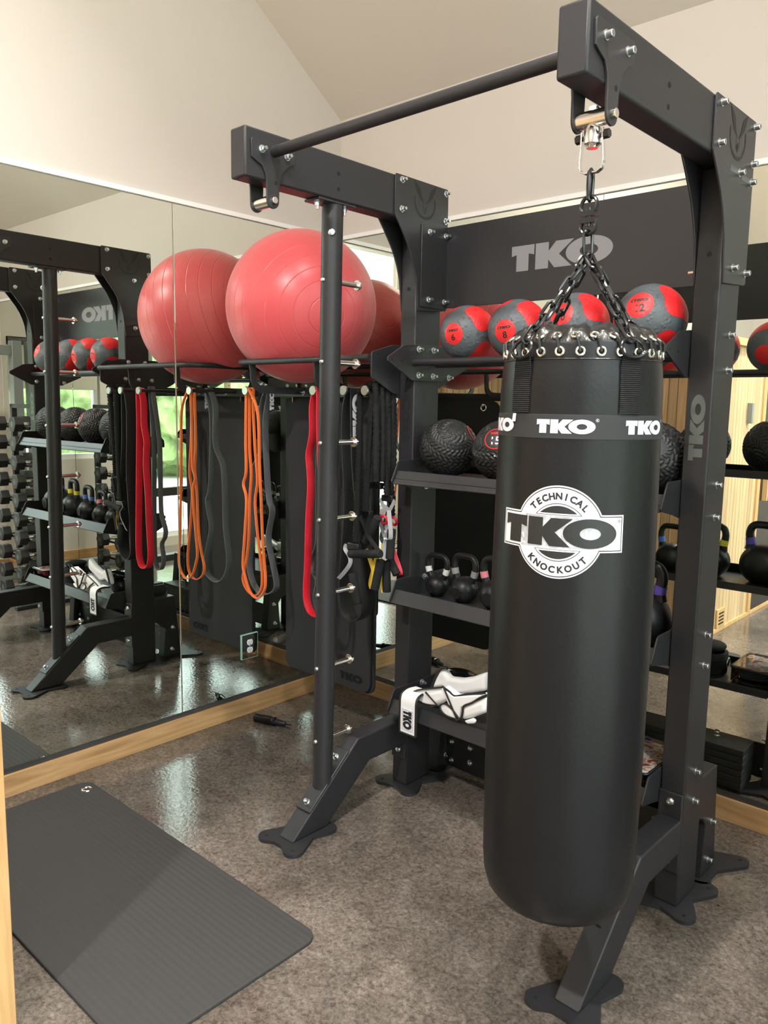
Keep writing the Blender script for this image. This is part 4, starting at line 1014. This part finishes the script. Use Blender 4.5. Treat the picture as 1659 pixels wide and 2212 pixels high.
def tube_set(label, sleeve, grips, straps, clips, extra=(), r=.0122):
    y = sleeve[0][1]; yp = max(-.785, y); base = Vector((TOPX, yp, 1.0)); root = thing('resistance_tube', label, 'resistance tube', base, 0, 'sleeved resistance tubes on the last peg')
    x0 = sleeve[0][0]
    mb = MB(); rr = .0095+r
    path = [(TOPX+rr+.004, yp+.01, 1.22), (TOPX+rr+.003, yp+.01, 1.40), (TOPX+rr, yp+.004, PEGZ), (TOPX+rr*.7, yp, PEGZ+rr*.75), (TOPX, yp, PEGZ+rr), (TOPX-rr*.75, yp, PEGZ+rr*.7), (TOPX-rr if x0 > TOPX-.03 else x0+.01, yp, PEGZ-.005)]+list(sleeve)
    ruffled(mb, path, r); build('sleeve', mb, M['sleeve'], root, base, 180)
    for g_ in grips: grip(root, base, g_)
    for s_, m in straps: strap_(root, base, s_, m)
    for c_ in clips: clip_(root, base, c_)
    for e, m in extra:
        mb = MB(); c_ = (Vector(e[0])+Vector(e[-1]))/2; mb.torus(c_, .016, .0055, (0, 1, .3), 20, 8); build('cap_ring', mb, M[m], root, base)
    return root
tube_set('black sleeved resistance tube with a level foam handle below it', TU1, [HG1, HG3], [(ST1, 'greystrap'), (ST1b, 'web'), (ST1c, 'web')], [CL1])
tube_set('black sleeved resistance tube with a slanting foam handle', TU2, [HG2], [], [CL2])
tube_set('black sleeved resistance tube with yellow straps on its two foam handles', TU3, [HG4, HG5], [(ST4, 'yellow'), (ST4b, 'yellow'), (ST5, 'yellow')], [CL3])
tube_set('black sleeved resistance tube with crossed grey straps', TU4, [HG6], [(ST6, 'greystrap'), (ST6b, 'greystrap')], [CL4])
tube_set('black sleeved resistance tube with red rings near its foam handle', TU5, [HG7], [(ST7, 'redcap')], [], [(RINGA, 'redcap'), (RINGB, 'redcap')])

# ---------------------------------------------------------------- hanging mats
def rrect(x0, x1, z0, z1, r, n=6):
    out = []
    for cx, cz, a0 in ((x1-r, z1-r, 0), (x0+r, z1-r, 90), (x0+r, z0+r, 180), (x1-r, z0+r, 270)):
        out += [(cx+r*math.cos(R(a0+90*k/n)), cz+r*math.sin(R(a0+90*k/n))) for k in range(n+1)]
    return out
def hang_mat(x0, x1, z0, z1, y, t, label, txt):
    base = Vector(((x0+x1)/2, y, z0)); root = thing('hanging_exercise_mat', label, 'exercise mat', base, 0, 'exercise mats hung on the hooks')
    mb = MB(); mb.prism(rrect(x0, x1, z0, z1, .045), 'y', y-t, y); pad = build('pad', mb, M['rubber'], root, base, 35, .003)
    for xx in (.205, .615):
        g_ = MB(); g_.torus((xx, y-t/2, 1.50), .0155, .0045, (0, 1, 0), 24, 8, (1, 1)); g_.torus((xx, y+.001, 1.50), .0155, .0045, (0, 1, 0), 24, 8)
        build('grommet', g_, M['chrome'], root, base)
    if txt: put('print', flat(logo_polys()), lambda x, z: Vector((.512+x*.142/LOGO_W, y-t-.0006, z0+.034+z*.036)), M['rubberprint'], pad, base)
hang_mat(.135, .695, .240, 1.535, -.466, .013, 'dark rubber exercise mat hanging in the corner, printed near its lower edge', True)
hang_mat(.145, .705, .232, 1.535, -.448, .013, 'dark rubber exercise mat hanging behind the printed one, only its right edge showing', False)

# ---------------------------------------------------------------- mat on the floor
base = Vector((.80, -1.79, 0)); root = thing('floor_exercise_mat', 'ribbed black exercise mat lying on the concrete floor', 'exercise mat', base)
mb = MB(); mb.prism(rrect(.125, 1.465, -2.085, -1.497, .045), 'z', .0005, .0125)
pad = build('pad', mb, M['floormat'], root, base, 35, .003)
for yy in (-1.540, -2.045):
    g_ = MB(); g_.torus((.195, yy, .0125), .0165, .0045, (0, 0, 1), 24, 8); build('grommet', g_, M['chrome'], root, base)

# ---------------------------------------------------------------- ball pump
base = Vector((.21, -.622, 0)); root = thing('ball_pump', 'small glossy black hand pump lying on the floor by the baseboard', 'pump', base, math.atan2(.065, .192))
mb = MB(); mb.lathe([(0, -.10), (.016, -.10), (.0195, -.097), (.0205, -.090), (.0205, -.012), (.0190, -.005), (.019, .0), (.0205, .003), (.0205, .012), (.0165, .016)], 28, (0, 0, .0207), 'x'); build('barrel', mb, M['glossblack'], root, None, 40)
mb = MB(); mb.lathe([(.0165, .014), (.0150, .018), (.0105, .066), (.009, .068), (0, .068)], 24, (0, 0, .0195), 'x'); build('nozzle', mb, M['blackplastic'], root, None, 40)
mb = MB(); mb.lathe([(.0042, .066), (.0034, .098), (0, .099)], 12, (0, 0, .0195), 'x'); build('needle', mb, M['blackplastic'], root, None, 40)

# ---------------------------------------------------------------- wall outlet on the left mirror
base = Vector((.006, -.6, .338)); root = thing('wall_outlet', 'white double receptacle in a mirrored glass plate low on the left mirror', 'outlet', base)
mb = MB(); mb.box(.0062, .0115, -.650, -.550, .276, .400); build('glass_plate', mb, M['edgeglass'], root, base, 0, .0015)
mb = MB(); mb.box(.0116, .0122, -.6465, -.5535, .2795, .3965); build('mirror_face', mb, M['mirror'], root, base, 0)
for zc in (.357, .319):
    mb = MB(); mb.prism([(-.60+.0165*math.cos(R(a))*(1), zc+max(-.0135, min(.0135, .0175*math.sin(R(a))))) for a in range(0, 360, 10)], 'x', .0123, .0145); rc = build('receptacle', mb, M['outletwhite'], root, base, 35, .0006)
    mb = MB(); mb.box(.0143, .0148, -.6075, -.6058, zc-.001, zc+.007); mb.box(.0143, .0148, -.5945, -.5928, zc-.001, zc+.006); mb.cyl((.0143, -.600, zc-.0075), (.0148, -.600, zc-.0075), .0022, None, 10); build('slot', mb, M['hole'], rc, base, 0)
mb = MB(); mb.cyl((.0122, -.60, .338), (.0140, -.60, .338), .003, None, 12); build('screw', mb, M['zinc'], root, base)

# ---------------------------------------------------------------- gloves, straps and pouch on the bottom shelf
SB = Vector((1.30, -.60, .366))
def pillow(parent, name, outl, y, t, m='glove', base=SB, lean=0.):
    mb = MB(); zz = min(p[1] for p in outl)
    mb.prism([(x, z) for x, z in outl], 'y', y-t/2, y+t/2)
    if lean:
        for v in mb.bm.verts: v.co.y += (v.co.z-zz)*lean
    o = build(name, mb, M[m], parent, base, 60, min(t*.42, .016), 4); return o
def pipe_(parent, path, y, r=.0034, base=SB):
    mb = MB(); mb.tube(smooth([(x, y, z) for x, z in path], False, 4), r, 8); return build('piping', mb, M['piping'], parent, base)
g1 = rthing('boxing_glove', 'white glove with black piping, its wrist strap hanging over the shelf edge', 'glove', SB, 'white gloves on the bottom shelf')
a_ = pillow(g1, 'cuff', G_A, -.735, .030); pipe_(a_, G_A1, -.752); pipe_(a_, G_A2, -.752)
pillow(g1, 'palm', G_B, -.736, .036)
d_ = pillow(g1, 'hand', G_D, -.655, .040); pipe_(d_, G_D1, -.672, .006)
mb = MB(); sp = smooth([(-.700, .452), (-.745, .456), (-.774, .448), (-.783, .43), (-.784, .40), (-.784, .302)], False, 4)
sx = [p[0] for p in G_S]; x0s, x1s = min(sx)+.002, max(sx)-.004
for i in range(len(sp)-1):
    pass
mb.sweep([((x0s+x1s)/2, p[0], p[1]) for p in sp], [(-(x1s-x0s)/2, -.0035), ((x1s-x0s)/2, -.0035), ((x1s-x0s)/2, .0035), (-(x1s-x0s)/2, .0035)])
st = build('wrist_strap', mb, M['glove'], g1, SB, 60, .003, 3)
for xx in (x0s, x1s):
    mb = MB(); mb.tube([(xx, p[0]-.001, p[1]) for p in sp], .0052, 8); build('piping', mb, M['piping'], st, SB)
mb = MB(); mb.tube([(x0s, -.785, .302), (x1s, -.785, .302)], .0052, 8); build('piping', mb, M['piping'], st, SB)
lz0, lz1 = .316, .398; lx0, lx1 = x0s+.011, x1s-.011
mb = MB(); mb.box(lx0, lx1, -.7888, -.7876, lz0, lz1); lb = build('strap_label', mb, M['white'], st, SB, 0)
put('label_line', [flat([([(lx0+.002, lz0+.002), (lx1-.002, lz0+.002), (lx1-.002, lz1-.002), (lx0+.002, lz1-.002)], [(lx0+.003, lz0+.003), (lx1-.003, lz0+.003), (lx1-.003, lz1-.003), (lx0+.003, lz1-.003)])])], lambda x, z: Vector((x, -.7892, z)), M['greystrap'], lb, SB)
put('label_lettering', flat(logo_polys()), lambda x, y: Vector((lx0+.007+y*(lx1-lx0-.014), -.7893, lz1-.006-x*(lz1-lz0-.012)/LOGO_W)), M['ink'], lb, SB)
g2 = rthing('boxing_glove', 'white glove with star-shaped black piping lying beside the bag', 'glove', SB, 'white gloves on the bottom shelf')
c_ = pillow(g2, 'hand', G_C, -.735, .045); pipe_(c_, G_C1, -.760); pipe_(c_, G_C2, -.752); pipe_(c_, G_C3, -.760)
pillow(g2, 'cuff', G_E, -.738, .045); f_ = pillow(g2, 'thumb', G_F, -.742, .030); pipe_(f_, G_F1, -.760); pillow(g2, 'strap_end', G_T, -.752, .014)
dk = rthing('black_pad', 'glossy black rounded pad resting behind the white gloves', 'pad', (G_DISC[0][0], -.60, .47))
mb = MB(); mb.sphere((G_DISC[0][0]-.02, -.575, .492), 1, 40, 20, (.082, .052, .026)); build('shell', mb, M['glossblack'], dk, (G_DISC[0][0], -.60, .47), 180)
mb = MB(); mb.sphere((G_DISC[0][0]-.02, -.575, .42), 1, 24, 14, (.062, .045, .055)); build('lining', mb, M['leather2'], dk, (G_DISC[0][0], -.60, .47), 180)
# clear zip pouch
PB = Vector((1.985, -.60, .366)); pc_ = rthing('clear_pouch', 'clear vinyl zip pouch holding a printed card, at the right end of the bottom shelf', 'pouch', PB)
def slab(nm, x0, x1, y0, y1, z0, z1, m, r=.02, bev=.006):
    mb = MB(); mb.prism(rrect(x0, x1, y0, y1, r), 'z', z0, z1); return build(nm, mb, M[m], pc_, PB, 40, bev, 3)
slab('case', 1.905, 2.078, -.725, -.475, .3665, .438, 'clear')
mb = MB(); mb.tube([(x, y, .430) for x, y in rrect(1.904, 2.079, -.726, -.474, .02)], .0045, 8, True); build('zip', mb, M['blackplastic'], pc_, PB)
slab('card', 1.912, 2.070, -.716, -.484, .4275, .4290, 'card', .012, 0)
mb = MB()
for k in range(7): mb.torus((1.99, -.60, .378+k*.006), .055-.003*(k % 2), .0042, (0, 0, 1), 28, 7, (1.15, 1.5))
build('coiled_rope', mb, M['greyband'], pc_, PB)
mb = MB(); mb.cyl((1.93, -.70, .408), (2.05, -.69, .408), .014, None, 18); build('rope_handle', mb, M['redcap'], pc_, PB, 40, .002)
AB = Vector((1.80, -.57, .366)); ak = rthing('ankle_cuff', 'black padded cuff with a buckle on the bottom shelf beside the clear pouch', 'ankle cuff', AB)
mb = MB(); mb.sweep([(1.80+.055*math.cos(t), -.57+.062*math.sin(t), .412) for t in [R(q) for q in range(0, 360, 12)]], [(-.007, -.044), (.007, -.044), (.009, 0), (.007, .044), (-.007, .044), (-.009, 0)], True, (0, 0, 1)); pad = build('padding', mb, M['foam'], ak, AB, 40)
mb = MB(); mb.sweep([(1.80+.066*math.cos(t), -.57+.073*math.sin(t), .414) for t in [R(q) for q in range(0, 360, 12)]], [(-.002, -.018), (.002, -.018), (.002, .018), (-.002, .018)], True, (0, 0, 1)); build('strap', mb, M['web'], ak, AB, 40)
mb = MB(); mb.torus((1.868, -.57, .416), .020, .003, (1, 0, 0), 18, 8); build('buckle_ring', mb, M['zinc'], ak, AB)
mb = MB(); mb.sphere((1.795, -.57, .478), 1, 24, 14, (.058, .068, .022)); build('rolled_strap', mb, M['web'], ak, AB, 180)

# ---------------------------------------------------------------- cedar cabin at the left front
CB = Vector((.58, -3.3, 0)); sa = thing('cedar_cabin', 'cedar-board sauna cabin whose corner post shows at the left edge', 'sauna cabin', CB)
cx1, cy1, ch, cy0 = 1.145, -2.228, 1.93, -4.6
def cab(nm, mb, m, parent=None, bev=.002): return build(nm, mb, M[m], parent or sa, CB, 35, bev)
mb = MB(); mb.box(.004, cx1, cy1-.02, cy1, .0, ch); cab('end_panel', mb, 'cedar_x')
mb = MB(); mb.box(cx1-.02, cx1, cy0, cy1-.02, .0, ch); cab('side_panel', mb, 'cedar_y')
mb = MB(); mb.box(.004, cx1-.02, cy0, cy0+.02, 0, ch); cab('end_panel', mb, 'cedar_x')
mb = MB(); mb.box(cx1-.05, cx1+.013, cy1-.05, cy1+.014, .0, ch); cab('corner_post', mb, 'cedar')
mb = MB(); mb.box(.004, cx1+.028, cy0, cy1+.028, ch, ch+.048); cab('roof_board', mb, 'cedar')
mb = MB(); mb.box(cx1, cx1+.012, cy0, cy1-.05, .0, .028); cab('base_trim', mb, 'cedar')
mb = MB(); mb.box(cx1, cx1+.014, -3.98, -3.92, .028, ch-.01); cab('door_jamb', mb, 'cedar')
mb = MB(); mb.box(cx1, cx1+.014, -3.185, -3.125, .028, ch-.01); drf = cab('door_jamb', mb, 'cedar')
mb = MB(); mb.box(cx1+.001, cx1+.009, -3.92, -3.185, .03, ch-.02); gl_ = cab("glass_door", mb, "glossblack", drf)
mb = MB(); mb.box(cx1+.009, cx1+.045, -3.28, -3.25, .85, 1.25); cab("door_handle", mb, "cedar", drf)
mb = MB(); mb.box(cx1, cx1+.035, -2.855, -2.815, 1.42, 1.56); cab('wall_bracket', mb, 'greymetal')
vf = MB(); vf.box(cx1, cx1+.014, -2.640, -2.492, .03, .16); v_ = cab('vent', vf, 'cedar', None, .003)
for k in range(4):
    mb = MB(); mb.box(cx1+.0142, cx1+.016, -2.612, -2.520, .052+k*.024, .062+k*.024); cab('vent_slot', mb, 'hole', v_, 0)

# ---------------------------------------------------------------- dumbbell tower right of the rack (seen in the left mirror)
TX, TY = 2.935, -.40
tw = thing('dumbbell_tower', 'black dumbbell tower right of the training rack, seen in the left mirror', 'dumbbell rack', (TX, TY, 0))
for sx in (-1, 1):
    mb = MB(); mb.box(sx*.255-.02, sx*.255+.02, -.02+.06, .02+.06, 0, 1.47); build('upright', mb, M['steel'], tw, None, 35, .003)
    mb = MB(); mb.box(sx*.255-.025, sx*.255+.025, -.20, .22, 0, .03); build('foot', mb, M['steel'], tw, None, 35, .004)
mb = MB(); mb.box(-.255, .255, .04, .08, 1.44, 1.47); build('top_bar', mb, M['steel'], tw, None, 35, .003)
TZ = [.085+.137*k for k in range(10)]
for z in TZ:
    for y0 in (-.052, .040):
        mb = MB(); mb.box(-.255, .255, y0, y0+.012, z-.022, z-.006); build('cradle_bar', mb, M['steel'], tw, None, 35, .002)
def dumbbell(hexr, hl):
    root = thing('hex_dumbbell', 'x', 'dumbbell'); mb = MB(); mb.cyl((0, -.062, 0), (0, .062, 0), .0145, None, 18); build('handle', mb, M['chrome'], root)
    for s in (-1, 1):
        mb = MB(); mb.cyl((0, s*.058, 0), (0, s*(.058+hl), 0), hexr, None, 6)
        for v in mb.bm.verts:
            x, z = v.co.x, v.co.z; a = math.atan2(z, x); v.co.x, v.co.z = hexr*math.cos(round(a/(PI/3))*PI/3+0), hexr*math.sin(round(a/(PI/3))*PI/3+0)
        h = build('hex_head', mb, M['hexrub'], root, None, 30, .005)
        mb = MB(); mb.prism([(.022*math.cos(R(a)), .022*math.sin(R(a))) for a in range(0, 360, 30)], 'y', s*(.058+hl)-.0005, s*(.058+hl)+.001); build('head_disc', mb, M['greyband'], h)
    return root
proto = dumbbell(.060, .066)
def copy_tree(o, parent=None):
    c_ = o.copy(); COL.objects.link(c_); c_.parent = parent
    for ch_ in o.children: copy_tree(ch_, c_)
    return c_
ORD = ['lowest', 'second lowest', 'third', 'fourth', 'fifth', 'sixth', 'seventh', 'eighth', 'ninth', 'topmost']
first = True
for k, z in enumerate(TZ):
    for sx, nm in ((-1, 'left'), (1, 'right')):
        o = proto if first else copy_tree(proto); first = False
        o.location = (TX+sx*.145, TY, z-.006+.0147); o['group'] = 'hex dumbbells on the tower'
        o['label'] = 'black hex dumbbell on the %s tier of the tower, %s column' % (ORD[k], nm)

# ---------------------------------------------------------------- cable machine by the windows (mirror reflections only)
KB = Vector((3.55, -1.93, 0)); km = thing('cable_machine', 'grey cable machine with a tan perforated post standing before the windows', 'cable machine', KB)
def kpart(nm, m, *boxes, bev=.004):
    mb = MB()
    for b in boxes: mb.box(*b)
    return build(nm, mb, M[m], km, None, 35, bev)
kpart('post', 'tan', (-.025, .025, -.025, .025, .06, 2.1)); kpart('post', 'greymetal', (-.04, .04, .86, .94, .06, 2.1)); kpart('top_beam', 'greymetal', (-.04, .04, -.04, .95, 2.1, 2.18))
kpart('base', 'steel', (-.05, .05, -.06, .96, 0, .06)); kpart('base', 'steel', (-.3, -.05, -.04, .04, 0, .06)); kpart('cross_beam', 'steel', (-.03, .03, .02, .88, .62, .70))
mb = MB()
for k in range(26): mb.cyl((-.0262, 0, .2+k*.07), (.0262, 0, .2+k*.07), .006, None, 10)
build('adjustment_hole', mb, M['hole'], km)['kind'] = 'stuff'
mb = MB(); mb.cyl((0, -.09, 1.42), (0, .05, 1.42), .028, None, 18); mb.cyl((-.06, -.06, 1.42), (-.06, -.06, 1.20), .018, None, 14); build('pulley_carriage', mb, M['blackplastic'], km)
mb = MB(); mb.tube([(-.06, -.06, 1.20), (-.06, -.06, 1.10)], .006, 8); mb.torus((-.06, -.06, 1.07), .03, .006, (1, 0, 0)); build('cable_end', mb, M['blackplastic'], km)

pr_ = thing('power_rack', 'grey square-tube power rack in the corner by the small window', 'power rack', (3.75, -.45, 0))
for yy in (.38, -.45):
    mb = MB(); mb.box(-.04, .04, yy-.04, yy+.04, 0, 1.98); build('post', mb, M['greymetal'], pr_, None, 35, .005)
mb = MB(); mb.box(-.03, .03, -.41, .34, 1.86, 1.94); build('crossbar', mb, M['greymetal'], pr_, None, 35, .005)
mb = MB(); mb.box(-.04, .04, -.41, .34, 0, .08); build('foot_bar', mb, M['greymetal'], pr_, None, 35, .005)

# ---------------------------------------------------------------- unseen ceiling lamps, added as warm fill
def fill_lamp(x, y, label, w):
    z = ceil_z(y); sgn = 1 if y > -3.2 else -1; nrm = Vector((0, -SL*sgn, -1)).normalized()
    root = thing('fill_lamp', label, 'added fill lamp', (x, y, z), 0, 'added ceiling fill lamps'); q = Vector((0, 0, 1)).rotation_difference(nrm)
    mb = MB(); mb.lathe([(.085, .0), (.085, .008), (.070, .010), (.066, .002), (.066, .0)], 32)
    for v in mb.bm.verts: v.co = q @ v.co
    build('ring', mb, M['trimwhite'], root)
    m2 = bpy.data.materials.get('fill lamp lens')
    if not m2:
        m2, N, L, b = nmat('fill lamp lens'); b.inputs['Emission Color'].default_value = (1, .93, .84, 1); b.inputs['Emission Strength'].default_value = 12; b.inputs['Base Color'].default_value = (.9, .88, .8, 1); M['lens'] = m2
    mb = MB(); mb.lathe([(0, .004), (.066, .004)], 32)
    for v in mb.bm.verts: v.co = q @ v.co
    build('lens', mb, m2, root)
    d = bpy.data.lights.new('fill_lamp_beam', 'AREA'); d.shape = 'DISK'; d.size = .13; d.energy = w; d.color = (1, .96, .91); d.spread = R(150)
    o = bpy.data.objects.new('fill_lamp_beam', d); COL.objects.link(o); o.parent = root; o.location = nrm*.02; o.rotation_euler = nrm.to_track_quat('-Z', 'Y').to_euler()
LW = 112
for i, (x, y) in enumerate(((2.1, -1.9), (3.5, -1.9), (2.2, -4.4))):
    fill_lamp(x, y, ('round fill lamp added above the cedar cabin corner', 'round fill lamp added towards the windows', 'round fill lamp added in the far ceiling slope')[i], LW)
